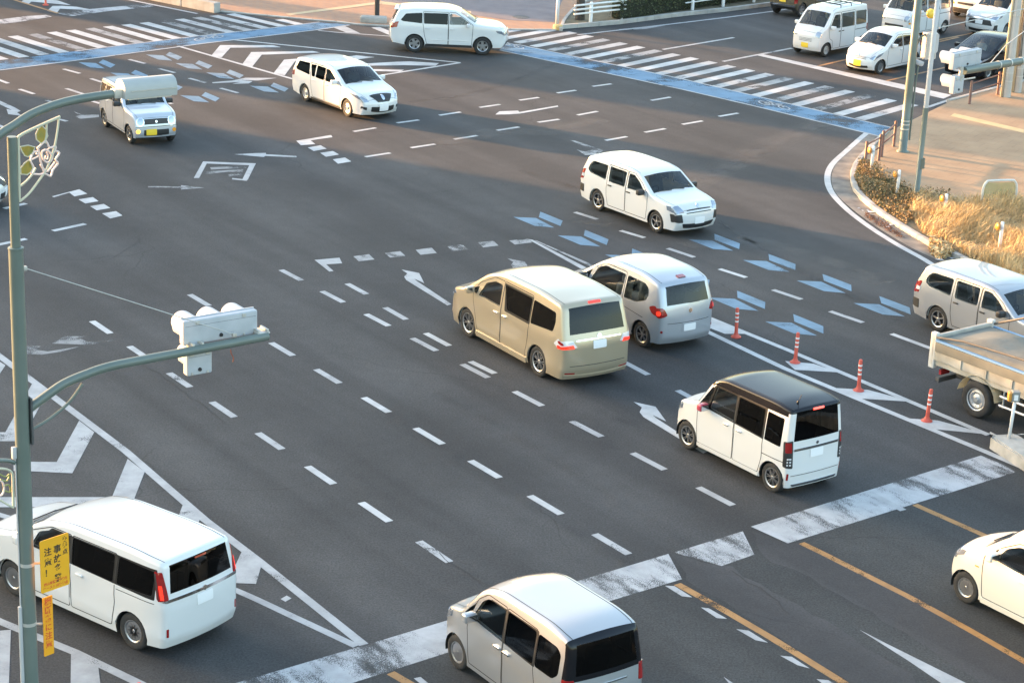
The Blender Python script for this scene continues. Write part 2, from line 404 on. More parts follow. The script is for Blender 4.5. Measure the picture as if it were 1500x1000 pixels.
# ---- crosswalk on the left with its blue cycle lane
def lerp(a, b, t): return a+(b-a)*t
tA, tB = px(11,54), px(331,21.4); lA, lB = px(86.5,78), px(407,39.5)
wear_l = {2:P_GHOST, 5:P_OLD, 9:P_GHOST, 11:P_OLD, 0:P_MID, -1:P_NEW, 10:P_MID, 12:P_MID}
for i in range(-3, 15):
    t = (i-1)/12; p, q = lerp(tA, tB, t), lerp(lA, lB, t); r = (tB-tA).normalized()*.44
    if i == 14: p = lerp(p, q, .62)
    sheet('crosswalk_bar', [p, p+r, q+r, q], ZM+.0004*(i % 5), wear_l.get(i, P_NEW), road)
mark('blue_cycle_lane', [(-60,97),(0,90),(100,77),(180,67),(300,52.6),(400,41.5),(468,33),(514,36.6),(466,43.6),(300,63.6),(150,83.6),(0,103),(-60,110.5)], P_BLUEBAND)
polyline_strip('edge_line', [px(-60,110.9),px(0,103.3),px(150,84),px(300,64),px(466,44),px(512,37.2)], .12, P_MID, .0062)
polyline_strip('edge_line', [px(110,75.6),px(180,66.6),px(300,52.2),px(400,41.2),px(468,32.8)], .10, P_MID, .0062)
# ---- crosswalk on the right
tA, tB = px(920.2,64.8), px(1314.2,148); eA, eB = px(756,65.5), px(1305,188)
bdir = (px(1180,117)-px(1093,138)).normalized(); e = (eB-eA).normalized()
def hit(p):   # where a bar through p meets the top edge of the blue lane
    den = bdir.x*(-e.y)+bdir.y*e.x
    dx, dy = eA.x-p.x, eA.y-p.y
    t = (dx*(-e.y)+dy*e.x)/den; return p+bdir*t
wear_r = {2:P_OLD, -1:P_OLD, 8:P_MID, 9:P_OLD, 11:P_OLD, 13:P_GHOST, -3:P_MID, 5:P_MID, 6:P_MID}
for i in range(-5, 16):
    p = lerp(tA, tB, i/14); r = e*.45
    q = hit(p); q = q+(p-q).normalized()*.25; qq = hit(p-r); qq = qq+(p-qq).normalized()*.25
    sheet('crosswalk_bar', [p, p-r, qq, q], ZM+.0004*(i % 5), wear_r.get(i, P_NEW if i % 3 else P_MID), road)
mark('blue_cycle_lane', [(740,62),(756,65.5),(1000,116.5),(1305,187.5),(1288,199),(1100,154),(1000,131),(732,73.5)], P_BLUEBAND)
polyline_strip('edge_line', [px(732,73.8),px(1000,131.4),px(1100,154.4),px(1287,199.4)], .12, P_MID, .0062)
polyline_strip('edge_line', [px(756,65.2),px(1000,116.2),px(1308,187.6)], .10, P_MID, .0062)
def bike_mark(c, ux, uy):
    """bicycle symbol: two wheels, frame, bars"""
    bm = bmesh.new(); o = px(*c); ux = Vector(ux).normalized(); uy = Vector(uy).normalized()
    def P(a, b): v = o+ux*a*.8+uy*b*.8; return (v.x, v.y, .0068)
    def seg(a, b, w=.07):
        A = Vector(P(*a)); B = Vector(P(*b)); d = (B-A).normalized(); s = Vector((-d.y, d.x, 0))*w/2
        bm.faces.new([bm.verts.new(v) for v in (A+s, B+s, B-s, A-s)])
    for cx in (-.55, .55):
        k = 16; ro, ri = .36, .27
        vo = [bm.verts.new(P(cx+ro*math.cos(2*math.pi*i/k), ro*math.sin(2*math.pi*i/k))) for i in range(k)]
        vi = [bm.verts.new(P(cx+ri*math.cos(2*math.pi*i/k), ri*math.sin(2*math.pi*i/k))) for i in range(k)]
        for i in range(k): bm.faces.new((vo[i], vo[(i+1) % k], vi[(i+1) % k], vi[i]))
    for a, b in [((-.55,0),(-.2,.45)), ((-.2,.45),(.35,.45)), ((.35,.45),(0,0)), ((0,0),(-.55,0)), ((0,0),(-.27,.62)), ((.55,0),(.3,.62)), ((.3,.62),(.5,.66)), ((-.42,.62),(-.1,.62))]: seg(a, b)
    return obj('bicycle_mark', bm, P_MID, road)
bike_mark((306,56), px(320,54.3)-px(292,57.8), px(306,52)-px(306,58))
bike_mark((1134,154.6), px(1150,158.2)-px(1117,150.6), px(1134,150)-px(1134,158))
bike_mark((748,67), px(757,69)-px(738,65), px(748,63)-px(748,70))

# ---- lines of the side road on the right
mark('stop_line', [(1105,80.5),(1116,79.5),(1394,139.5),(1382,145)], P_NEW)
dashes('lane_line', [(1059,90.5,1160,71)], .16, P_MID); dashes('lane_line', [(971,73,1075,55.5)], .16, P_MID)
polyline_strip('edge_line', [px(846,51.5),px(960,38.5),px(1060,26.5),px(1129,17.5),px(1300,-8)], .15, P_MID)
polyline_strip('edge_line', [px(1359,157.5),px(1395,145),px(1457,129),px(1520,114)], .16, P_MID)
for a, b in [((1199,97),(1300,73.5)), ((1300,73.5),(1460,42)), ((1298,119),(1420,91)), ((1376,61.5),(1404,55))]: strip('orange_lane_line', px(*a), px(*b), .14, P_ORANGE_F)
mark('footprint_mark', [(905,43.5),(925,41.5),(975,38),(945,43),(918,44.5)], P_OLD)
# ---- lines and striped island top centre
dashes('edge_line', [(340,58.5,674,92.3),(261,68,430,116.5),(546,112.5,674,92.3)], .15, P_NEW)
SB = (5., 200, 0); SC = (5., 400, 0)
for q in ([(612,333),(1000,333),(1058,348),(688,352),(622,424),(550,407)], [(840,384),(1290,376),(1345,387),(918,403),(846,492),(775,472)], [(1080,440),(1260,425),(1270,440),(1160,452),(1085,555),(1005,537)]):
    mark('island_chevron', q, P_NEW, sc=SB)
for q in ([(330,445),(610,408),(745,421),(420,462)], [(640,470),(900,455),(1000,452),(1215,465),(1190,484),(960,480),(700,484)], [(690,508),(960,514),(930,528),(720,522)]):
    mark('island_chevron', q, P_NEW, sc=SC)
polyline_strip('edge_line', [px(466,45),px(490,47.5),px(572,53.5)], .12, P_MID)
mark('corner_stripe', [(440,203),(520,190),(640,247),(535,240)], P_MID, sc=SC); mark('corner_stripe', [(720,205),(780,200),(880,240),(850,258)], P_NEW, sc=SC)
# ---- far left street markings
mark('stop_line', [(425,100),(520,85),(620,73),(1060,32),(1175,46),(800,83),(520,122)], P_BAND, sc=(5.,0,0))
mark('stop_line', [(-40,150),(200,120),(340,112),(380,125),(120,166),(-40,182)], P_BAND, sc=(5.,0,0))
strip('edge_line', px(183,-1), px(289,20.5), .15, P_NEW)
strip('orange_lane_line', px(0,-6), px(85,20), .15, P_ORANGE_F)
for q in ([(150,18),(190,-8),(420,5),(520,40),(230,14),(205,35)], [(345,82),(385,46),(450,45),(560,52),(700,78),(440,66),(415,98)]): mark('island_chevron', q, P_NEW, sc=(5.,0,0))

# ---- striped median strip with posts (right of centre)
SM = (3.126, 1150, 360)
polyline_strip('edge_line', [px(1035,464),px(1150,511),px(1300,574),px(1448,637)], .16, P_NEW)
polyline_strip('edge_line', [px(1030,483),px(1150,540),px(1290,598),px(1440,660),px(1520,694)], .17, P_NEW)
for q in ([(0,528),(130,540),(250,580),(45,568)], [(235,652),(380,660),(590,715),(350,700)], [(555,790),(700,800),(940,865),(690,840)]):
    mark('median_stripe', q, P_NEW, sc=SM)
mark('median_stripe', [(1034,463),(1058,474),(1092,489),(1062,489),(1033,478)], P_NEW)

# ---- left striped island
polyline_strip('edge_line', [px(-40,493),px(0,522),px(184,660.5),px(300,761),px(380,822),px(533,944)], .17, P_MID)
polyline_strip('edge_line', smooth_path([px(-40,742),px(0,754),px(90,780),px(200,808),px(340,862),px(430,903),px(522,946)]), .15, P_MID)
S6b = (5., 0, 600)
for q in ([(580,80),(690,165),(530,465),(210,450),(100,448),(100,380),(415,383)], [(935,360),(1060,455),(960,712),(-60,714),(-60,640),(820,640)], [(1345,680),(1470,790),(1425,890),(900,960),(900,880),(1300,800)]):
    mark('island_chevron', q, P_MID, sc=S6b)
mark('island_chevron', [(355,806),(384,824),(375,855),(250,850),(250,840),(340,838)], P_MID)
mark('island_chevron', [(47,562),(68,577),(31,646),(-20,646),(-20,633),(8,633)], P_MID)
mark('island_chevron', [(-10,524),(8,535),(-10,562)], P_MID)
mark('paint_fleck', [(411,877),(420,872),(427,876),(418,881)], P_NEW)
polyline_strip('edge_line', [px(-40,891),px(0,910),px(110,955),px(205,1001),px(300,1050)], .17, P_MID)
mark('crosswalk_bar', [(-30,926),(16,922),(13,1002),(11,1040),(-30,1040)], P_MID); mark('crosswalk_bar', [(104,958),(144,976),(147,1001),(150,1040),(103,1040)], P_MID)

# ---- street in front: orange lines, slow-down diamonds, wedge
polyline_strip('orange_lane_line', [px(1340,739),px(1437,782),px(1520,820)], .15, P_ORANGE)
polyline_strip('orange_lane_line', [px(1174,795),px(1207,811),px(1330,873),px(1416,920),px(1500,968),px(1600,1030)], .15, P_ORANGE)
polyline_strip('orange_lane_line', [px(992,855),px(1060,893),px(1130,934),px(1238,1001),px(1330,1060)], .16, P_ORANGE)
polyline_strip('orange_lane_line', [px(572,985),px(600,1001),px(700,1060)], .16, P_ORANGE)
SL = (3., 1000, 800)
for q in ([(80,268),(115,272),(195,318),(150,315)], [(235,363),(290,370),(375,423),(320,412)], [(428,480),(480,485),(558,536),(505,522)], [(588,583),(640,588),(690,616),(620,607)]): mark('slow_diamond', q, P_MID, sc=SL)
mark('slow_diamond', [(974,857.5),(988,858),(1014,874.5),(999,873)], P_MID)
mark('slow_diamond', [(606,993),(616,991),(632,1004),(622,1006)], P_MID)
mark('wedge_mark', [(1259,922),(1300,943),(1417,1001),(1500,1045),(1440,1045),(1380,1001),(1330,967)], P_MID)
mark('wedge_mark', [(1060,991),(1075,1001),(1085,1010),(1076,1010)], P_MID)

# ---- edge line of the right-hand corner
polyline_strip('edge_line', smooth_path([px(1284,188),px(1268.8,196),px(1239,222),px(1219,241),px(1212,259.6),px(1217.5,281),px(1239,305.5),px(1271.5,331),px(1312,357),px(1350,378),px(1374,392),px(1440,425),px(1540,475)]), .19, P_NEW)

# ---- traces on the asphalt: cracks, rubber arcs, soft pale streaks
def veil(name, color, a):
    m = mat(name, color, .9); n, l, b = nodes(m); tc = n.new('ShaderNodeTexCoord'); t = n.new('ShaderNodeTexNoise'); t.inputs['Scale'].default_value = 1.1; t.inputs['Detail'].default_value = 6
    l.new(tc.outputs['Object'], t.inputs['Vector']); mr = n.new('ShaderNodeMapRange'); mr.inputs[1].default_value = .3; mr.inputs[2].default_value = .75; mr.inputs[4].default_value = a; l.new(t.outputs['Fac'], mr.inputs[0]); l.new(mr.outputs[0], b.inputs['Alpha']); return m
PALE = veil('pale_veil', (.20,.19,.175), .13); RUB = veil('rubber_veil', (.018,.018,.019), .035)
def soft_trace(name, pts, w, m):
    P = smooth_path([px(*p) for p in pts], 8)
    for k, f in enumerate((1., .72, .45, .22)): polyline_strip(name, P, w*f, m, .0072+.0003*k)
soft_trace('pale_trace', [(860,330),(960,290),(1050,252),(1120,218),(1210,178)], 1.3, PALE)
soft_trace('pale_trace', [(640,215),(720,195),(800,192),(880,175)], 1.2, PALE)
soft_trace('pale_trace', [(1000,360),(1080,350),(1180,372),(1300,415)], 1.1, PALE)
soft_trace('tyre_trace', [(560,600),(700,690),(860,790),(960,850)], .5, RUB)
soft_trace('tyre_trace', [(640,575),(790,660),(940,755),(1040,815)], .5, RUB)
soft_trace('tyre_trace', [(600,150),(700,135),(800,100),(830,85)], .5, RUB)
soft_trace('tyre_trace', [(760,250),(900,290),(1000,300),(1180,400),(1340,480)], .5, RUB)
soft_trace('tyre_trace', [(880,600),(960,640),(1080,700),(1180,760)], .5, RUB)
def crack(pts, seed, w=.011):
    r_ = random.Random(seed); P = [px(*p) for p in pts]; P = [Vector((x, y, 0)) for x, y in resample([tuple(p[:2]) for p in P], .25, False)]
    P = [p+Vector((r_.uniform(-.06,.06), r_.uniform(-.06,.06), 0)) for p in P]; polyline_strip('crack', P, w, mat('crack_dark', (.035,.035,.035), .95), .0068)
crack([(520,268),(560,266),(600,264),(640,252)], 1); crack([(132,388),(165,378),(190,362),(215,345)], 2); crack([(190,520),(250,560),(330,620)], 3, .015); crack([(1075,835),(1110,862),(1140,880),(1160,902)], 4, .03); crack([(1078,700),(1092,722),(1100,740)], 5, .008); crack([(640,810),(700,850),(740,872)], 6, .015)

# ================================================================== PAVEMENTS AND KERBS
CONC = noise_mat('concrete', (.30,.28,.25), (.44,.42,.38), 2.2, .85, bump=.3, bscale=70)
GUTTER = noise_mat('gutter_sand', (.10,.095,.09), (.26,.23,.19), 1.8, .9, bump=.2)
PAVE = noise_mat('pavement_beige', (.27,.175,.10), (.36,.245,.145), .9, .85, bump=.15, bscale=40)
def add_joints(m, w, h, rot, dark=.80):
    n, l, b = nodes(m); src = b.inputs['Base Color'].links[0].from_socket; tc = n.new('ShaderNodeTexCoord'); mp = n.new('ShaderNodeMapping'); mp.inputs['Rotation'].default_value = (0,0,R(rot)); l.new(tc.outputs['Object'], mp.inputs['Vector'])
    t = n.new('ShaderNodeTexBrick'); t.inputs['Color1'].default_value = (1,1,1,1); t.inputs['Color2'].default_value = (.96,.95,.94,1); t.inputs['Mortar'].default_value = (dark,dark,dark,1)
    t.inputs['Scale'].default_value = 1.; t.inputs['Brick Width'].default_value = w; t.inputs['Row Height'].default_value = h; t.inputs['Mortar Size'].default_value = .02; l.new(mp.outputs[0], t.inputs['Vector'])
    x = n.new('ShaderNodeMix'); x.data_type = 'RGBA'; x.blend_type = 'MULTIPLY'; x.inputs[0].default_value = 1.; l.new(src, x.inputs[6]); l.new(t.outputs['Color'], x.inputs[7]); l.new(x.outputs[2], b.inputs['Base Color'])
add_joints(PAVE, .6, .6, 30, .86)
def slab(name, pts, z0, z1, material, parent=None):
    bm = bmesh.new(); prism(bm, [(p[0], p[1]) for p in pts], z0, z1); return obj(name, bm, material, parent)
def kerb_run(parent, pts, h, w, length=1.0, inward=1):
    """row of single kerb stones following a path; w measured inwards (left of travel when inward=1)"""
    P = [Vector((p[0], p[1], 0)) for p in resample([tuple(q[:2]) for q in pts], .1, False)]
    acc = 0; start = P[0]; n = 0; me_cache = {}
    i = 0
    while i < len(P)-1:
        a = P[i]; j = i; L = 0
        while j < len(P)-1 and L < length: L += (P[j+1]-P[j]).length; j += 1
        b = P[j]; d = (b-a).normalized(); s = Vector((-d.y, d.x, 0))*inward
        bm = bmesh.new(); k = (b-a).length-.012
        M = frame_mat(a+d*.006, d); t = bmesh.new()
        y0, y1 = (0, w) if inward == 1 else (-w, 0)
        box(t, 0, k, y0, y1, -.05, h+rnd.uniform(-.004, .004), .018, 2); merge(bm, t, M)
        obj('kerb_stone', bm, CONC, parent); i = j
# right-hand corner pavement
kerb_px = [(1296,195.5),(1269,222),(1250,243.5),(1245,265),(1254,286.7),(1285,313.7),(1325.6,340.7),(1366,363.6),(1393,376),(1444,402),(1500,432),(1580,475)]
kpath = smooth_path([px(*p) for p in kerb_px], 5)
far_r = [px(1386,151), px(1462,130.5), px(1560,106)]
pave_pts = [p for p in kpath]+[Vector((60,30,0)), Vector((60,95,0))]+[far_r[2], far_r[1], far_r[0]]
def inset_path(path, w, side=1):
    out = []
    for i, p in enumerate(path):
        d = (path[min(i+1, len(path)-1)]-path[max(i-1, 0)]); d.z = 0; d.normalize(); out.append(p+Vector((-d.y, d.x, 0))*w*side)
    return out
kin = inset_path(kpath, .17)
pave_r = slab('pavement', [p for p in kin]+[Vector((60,30,0)), Vector((60,95,0))]+[far_r[2], far_r[1]+Vector((.05,-.18,0)), far_r[0]+Vector((.1,-.18,0))], -.1, .105, PAVE)
tag(pave_r, 'beige sunlit pavement on the right hand corner', kind='structure')
kerb_run(pave_r, kpath, .14, .16)
kerb_run(pave_r, far_r, .14, .16, inward=-1)
polyline_strip('gutter', inset_path(kpath, .28, -1), .56, GUTTER, .0016)
# faint lighter guide strip of tactile paving crossing the corner
tact = noise_mat('tactile_yellow', (.44,.33,.16), (.52,.40,.22), 3, .85)
sheet('tactile_strip', [px(1392,170,.11), px(1398,166,.11), px(1500,190,.11), px(1500,195,.11)], .1095, tact, pave_r)
# far centre pavement: small clay pavers
def brick_mat():
    m = mat('pavers', (.42,.25,.16), .85); n, l, b = nodes(m); tc = n.new('ShaderNodeTexCoord')
    mp = n.new('ShaderNodeMapping'); mp.inputs['Rotation'].default_value = (0,0,R(38)); l.new(tc.outputs['Object'], mp.inputs['Vector'])
    t = n.new('ShaderNodeTexBrick'); t.inputs['Color1'].default_value = (.40,.215,.12,1); t.inputs['Color2'].default_value = (.33,.18,.11,1); t.inputs['Mortar'].default_value = (.30,.22,.17,1)
    t.inputs['Scale'].default_value = 1.; t.inputs['Brick Width'].default_value = .4; t.inputs['Row Height'].default_value = .2; t.inputs['Mortar Size'].default_value = .012
    l.new(mp.outputs[0], t.inputs['Vector']); l.new(t.outputs['Color'], b.inputs['Base Color']); return m
PAVERS = brick_mat()
fk = [(322,18),(400,25),(440,29),(488,33),(530,38),(572,40),(640,43),(712,44),(780,45),(815,45)]
fpath = [px(*p) for p in fk]
pc = slab('pavement', [Vector((-16,95,0)), Vector((-30,140,0)), Vector((20,160,0)), Vector((8,108,0))]+[p for p in inset_path(fpath, .15)][::-1], -.1, .05, PAVERS)
tag(pc, 'orange clay paver pavement at the far corner beyond the crossing', kind='structure')
kerb_run(pc, fpath, .052, .14)
path_mat = noise_mat('path_asphalt', (.16,.135,.14), (.21,.18,.18), 1.2, .9, bump=.1)
sheet('path_surface', [px(x, y, .05) for x, y in [(560,4),(620,6),(690,22),(745,30),(812,33),(822,5),(840,-30),(600,-40),(540,-20)]], .056, path_mat, pc)
lt = noise_mat('tactile_far', (.50,.36,.20), (.56,.42,.26), 3, .85)
sheet('tactile_strip', [px(x, y, .05) for x, y in [(418,21),(425,23),(560,6),(558,2.5)]], .058, lt, pc)
sheet('tactile_strip', [px(x, y, .05) for x, y in [(558,2.5),(560,7),(690,21),(690,17)]], .058, lt, pc)
# manhole cover
bm = bmesh.new(); lathe(bm, [(0,.004),(.30,.004),(.31,.010),(.36,.010),(.37,0)], 28)
o = obj('manhole_cover', bm, noise_mat('cast_iron', (.07,.065,.06), (.13,.12,.11), 9, .7, bump=.3)); o.location = px(763,25.5,.057)
tag(o, 'round dark iron manhole cover in the far path', 'manhole cover')
# planting bed behind the far kerb
pk = [(816,43.5),(840,41.5),(900,37),(1000,24),(1060,18),(1130,9.5),(1220,-3),(1320,-18)]
ppath = [px(*p) for p in pk]
pin = inset_path(ppath, .18)
bed_in = [px(822,35,.1), px(836,18,.1), px(850,10,.1), px(900,-4,.1), px(1000,-14,.1), px(1300,-50,.1)]
SOIL = noise_mat('soil', (.10,.085,.055), (.19,.16,.10), 2.5, .95, bump=.5, bscale=20)
bed = slab('planting_bed', pin+bed_in[::-1], -.1, .10, SOIL); tag(bed, 'strip of bare soil behind the far kerb under the hedge', kind='structure')
kerb_run(bed, ppath, .17, .17)
kerb_run(bed, [px(819,42,.1), px(824,32), px(838,16), px(852,6), px(900,-8)], .14, .14, inward=-1)
# yellow painted nose of that kerb
bm = bmesh.new(); lathe(bm, [(0,.20),(.16,.20),(.20,.16),(.21,0)], 16); o = obj('kerb_nose', bm, noise_mat('kerb_yellow', (.60,.42,.14), (.48,.36,.18), 6, .7), bed); o.location = px(817,43.5)

# ================================================================== VEHICLES
def paintm(name, c, metal=0., rough=.32): return mat(name, c, rough, metal, 1.0)
WHITE = paintm('car_white', (.62,.62,.61)); PEARL = paintm('car_pearl', (.78,.76,.72)); IVORY = paintm('car_ivory', (.70,.67,.58))
SILVER = paintm('car_silver', (.40,.42,.45), .4, .34); SILVER2 = paintm('car_silver_warm', (.36,.372,.39), .45, .34)
GOLD = paintm('car_gold', (.43,.355,.245), .4, .34); BLACK = mat('car_black', (.010,.010,.012), .16, 0., .12, spec=.22); OLIVE = paintm('car_olive', (.10,.085,.055), .3, .35)
SILVERL = paintm('car_silver_light', (.50,.52,.55), .4, .34); DARKBLUE = paintm('car_dark', (.02,.022,.028), .2, .25)
RUBBER = noise_mat('tyre_rubber', (.018,.018,.018), (.034,.033,.032), 12, .85)
PLASTIC = mat('black_plastic', (.022,.022,.023), .5); TRIM = mat('black_trim', (.012,.012,.012), .3); LINER = mat('interior_lining', (.42,.41,.38), .9)
SEATM = noise_mat('seat_cloth', (.20,.19,.17), (.27,.25,.23), 9, .95); SEATD = noise_mat('seat_dark', (.10,.10,.10), (.15,.145,.14), 9, .95)
CHROME = mat('chrome', (.75,.75,.76), .12, 1.); ALLOY = mat('alloy', (.40,.41,.43), .3, .85); ALLOYD = mat('alloy_dark', (.03,.03,.032), .35, .6)
STEEL = mat('wheel_steel', (.42,.43,.44), .4, .6)
G_CLEAR = glass_mat('glass_clear', (.88,.91,.90), ior=1.7); G_TINT = glass_mat('glass_tinted', (.035,.037,.04), ior=1.36); G_MID = glass_mat('glass_mid', (.20,.22,.22), ior=1.40); G_WS = glass_mat('glass_windscreen', (.62,.70,.68))
HEADL = mat('headlamp', (.30,.34,.40), .06, .5, 1.); TAILR = mat('tail_red', (.26,.008,.008), .15, 0, 1.)
TAILLIT = mat('tail_red_lit', (.4,.015,.008), .2, 0, 1., (1.,.03,.012), .22); AMBER = mat('lamp_amber', (.75,.30,.03), .2, 0, 1.); AMBLIT = mat('lamp_amber_lit', (.9,.45,.05), .2, 0, 1., (1.,.42,.05), .5)
TAILW = mat('tail_clear', (.70,.68,.68), .1, .1, 1.); PLATEW = mat('plate_white', (.74,.74,.74), .5); PLATEY = mat('plate_yellow', (.80,.55,.04), .5)
SEAM = mat('panel_gap', (.03,.03,.03), .8)

def rounded_profile(P):
    """P: (x, z, fillet, tag). Returns samples (x, z) and tag positions."""
    pts = [Vector((p[0], p[1])) for p in P]; out = []; tags = {}
    for i, p in enumerate(pts):
        r = P[i][2] if len(P[i]) > 2 else .12; tg = P[i][3] if len(P[i]) > 3 else None
        if i in (0, len(pts)-1) or r == 0: new = [p]
        else:
            a, b = pts[i-1], pts[i+1]; d = min(r, (a-p).length*.46, (b-p).length*.46)
            s = p+(a-p).normalized()*d; e = p+(b-p).normalized()*d
            new = [s*(1-u)**2+p*2*u*(1-u)+e*u*u for u in (0,.25,.5,.75,1)]
        if out:
            a = out[-1]; n = max(1, int((new[0]-a).length/.16))
            for k in range(1, n): out.append(a+(new[0]-a)*(k/n))
        if tg: tags[tg] = len(out)+len(new)//2
        out += new
    return out, tags

class Body:
    def __init__(s, P, W, tumble=.10, belt=.95, r_top=.06, r_end=.10, cf=.16, af=.7, cr=.09, ar=.5, nose=.07, tail=.04, crease=None):
        s.W = W; s.tumble = tumble; s.belt = belt; s.cf, s.af, s.cr, s.ar = cf, af, cr, ar; s.crease = crease
        s.pts, s.tags = rounded_profile(P); n = len(s.pts)
        s.xf = max(p.x for p in s.pts); s.xr = min(p.x for p in s.pts); s.ztop = max(p.y for p in s.pts); s.z0 = s.pts[0].y
        s.nor = []
        for i in range(n):
            d = (s.pts[min(i+1, n-1)]-s.pts[max(i-1, 0)]).normalized(); s.nor.append(Vector((d.y, -d.x)))   # front->roof->rear: outward
        if s.nor[n//2].y < 0: s.nor = [-v for v in s.nor]
        s.nor[0] = Vector((1,0)); s.nor[-1] = Vector((-1,0))
        s.r = [r_top+(r_end-r_top)*abs(v.x)**2 for v in s.nor]
        s.ins = [p-v*r for p, v, r in zip(s.pts, s.nor, s.r)]
        s.ins[0] = Vector((s.ins[0].x, s.pts[0].y)); s.ins[-1] = Vector((s.ins[-1].x, s.pts[-1].y))
        s.crown = []
        for v, p in zip(s.nor, s.pts):
            c = (nose if v.x > 0 else tail)*max(0, abs(v.x))+.022*abs(v.y)
            s.crown.append(c)
        s.yk = [s.Y(p.x, p.y) for p in s.ins]
    def Y(s, x, z):
        w = s.W
        t = (x-(s.xf-s.af))/s.af
        if t > 0: w -= s.cf*min(t, 1.2)**2.4
        t = ((s.xr+s.ar)-x)/s.ar
        if t > 0: w -= s.cr*min(t, 1.2)**2.4
        if z > s.belt: w -= s.tumble*((z-s.belt)/(s.ztop-s.belt))**1.15
        elif z < .55: w -= .05*((.55-z)/.55)**2
        if s.crease:
            for zc, a, sg in s.crease: w += a*math.exp(-((z-zc)/sg)**2)
        return w
    def strip_pt(s, i, t):
        p, v = s.pts[i], s.nor[i]; f = max(.05, s.yk[i]-s.r[i]); q = p+v*s.crown[i]*(1-t*t)
        return Vector((q.x, t*f, q.y))
    def round_pt(s, i, a, sg):
        q = s.ins[i]+s.nor[i]*s.r[i]*math.sin(a); return Vector((q.x, sg*(s.yk[i]-s.r[i]*(1-math.cos(a))), q.y))
    def end_pt(s, end, u, z):
        """unfolded point on nose (end=1) or tail (end=-1): u sideways from the centre line, wrapping onto the flank"""
        n = len(s.pts); best = None
        rng = range(n-1) if end == 1 else range(n-2, -1, -1)
        for i in rng:
            a, b = s.pts[i].y, s.pts[i+1].y
            if min(a, b) <= z <= max(a, b) and abs(a-b) > 1e-6: best = (i, (z-a)/(b-a)); break
        if best is None: best = (0, 0.) if end == 1 else (n-2, 1.)
        i, k = best
        L = lambda A: A[i]*(1-k)+A[i+1]*k
        p, v, r, yk, cr, ins = L(s.pts), L(s.nor), L(s.r), L(s.yk), L(s.crown), L(s.ins)
        f = yk-r; au = abs(u); sg = 1 if u >= 0 else -1; arc = r*math.pi/2
        if au <= f:
            q = p+v*cr*(1-(au/f)**2); return Vector((q.x, u, q.y))
        if au <= f+arc:
            a = math.pi/2-(au-f)/r; q = ins+v*r*math.sin(a); return Vector((q.x, sg*(yk-r*(1-math.cos(a))), q.y))
        x = ins.x-end*(au-f-arc); return Vector((x, sg*s.Y(x, z), z))

def cdt_mesh(poly, holes, extra, grid, zoff=.0):
    """triangulate a 2-D outline with holes, constraint rings and interior grid points"""
    V = []; E = []
    def ring(p):
        k = len(V); V.extend(Vector(q) for q in p); E.extend((k+i, k+(i+1) % len(p)) for i in range(len(p)))
    ring(poly)
    for h in holes: ring(h)
    for h in extra: ring(h)
    xs = [p[0] for p in poly]; zs = [p[1] for p in poly]
    nx = int((max(xs)-min(xs))/grid)+1; nz = int((max(zs)-min(zs))/grid)+1
    for i in range(nx):
        for j in range(nz):
            x = min(xs)+(i+.5)*grid; z = min(zs)+(j+.5)*grid
            if inpoly(x, z, poly): V.append(Vector((x, z)))
    vo, eo, fo, *_ = delaunay_2d_cdt(V, E, [], 0, 1e-5)
    out = []
    for f in fo:
        cx = sum(vo[i].x for i in f)/len(f); cz = sum(vo[i].y for i in f)/len(f)
        if inpoly(cx, cz, poly) and not any(inpoly(cx, cz, h) for h in holes): out.append((f, cx, cz))
    return vo, out

def patch(name, fn, poly, off, material, parent, grid=.06, rr=.0, depth=.02):
    """raised panel on a curved surface; fn(u, v) -> 3-D point"""
    if rr: poly = roundpoly(poly, rr)
    poly = resample(poly, grid*.8)
    vo, fo = cdt_mesh(poly, [], [], grid)
    def P(u, v, o):
        p = fn(u, v); a = fn(u+.004, v)-p; b = fn(u, v+.004)-p; n = a.cross(b)
        if n.length < 1e-12: return p
        n.normalize()
        if n.dot(Vector((p.x*.35, p.y, (p.z-.7)*.5))) < 0: n = -n
        return p+n*o
    bm = bmesh.new(); vs = [bm.verts.new(P(v.x, v.y, off)) for v in vo]
    for f, _, _ in fo:
        try: bm.faces.new([vs[i] for i in f])
        except ValueError: pass
    bmesh.ops.delete(bm, geom=[v for v in bm.verts if not v.link_faces], context='VERTS')
    bm.normal_update()
    edges = [e for e in bm.edges if len(e.link_faces) == 1]
    r = bmesh.ops.extrude_edge_only(bm, edges=edges)
    cen = Vector((0, 0, .7))
    for v in [g_ for g_ in r['geom'] if isinstance(g_, bmesh.types.BMVert)]:
        d = Vector((v.co.x*.35, v.co.y, (v.co.z-.7)*.5)).normalized(); v.co -= d*depth
    o = obj(name, bm, material, parent, True); sharp(o.data, 40); return o

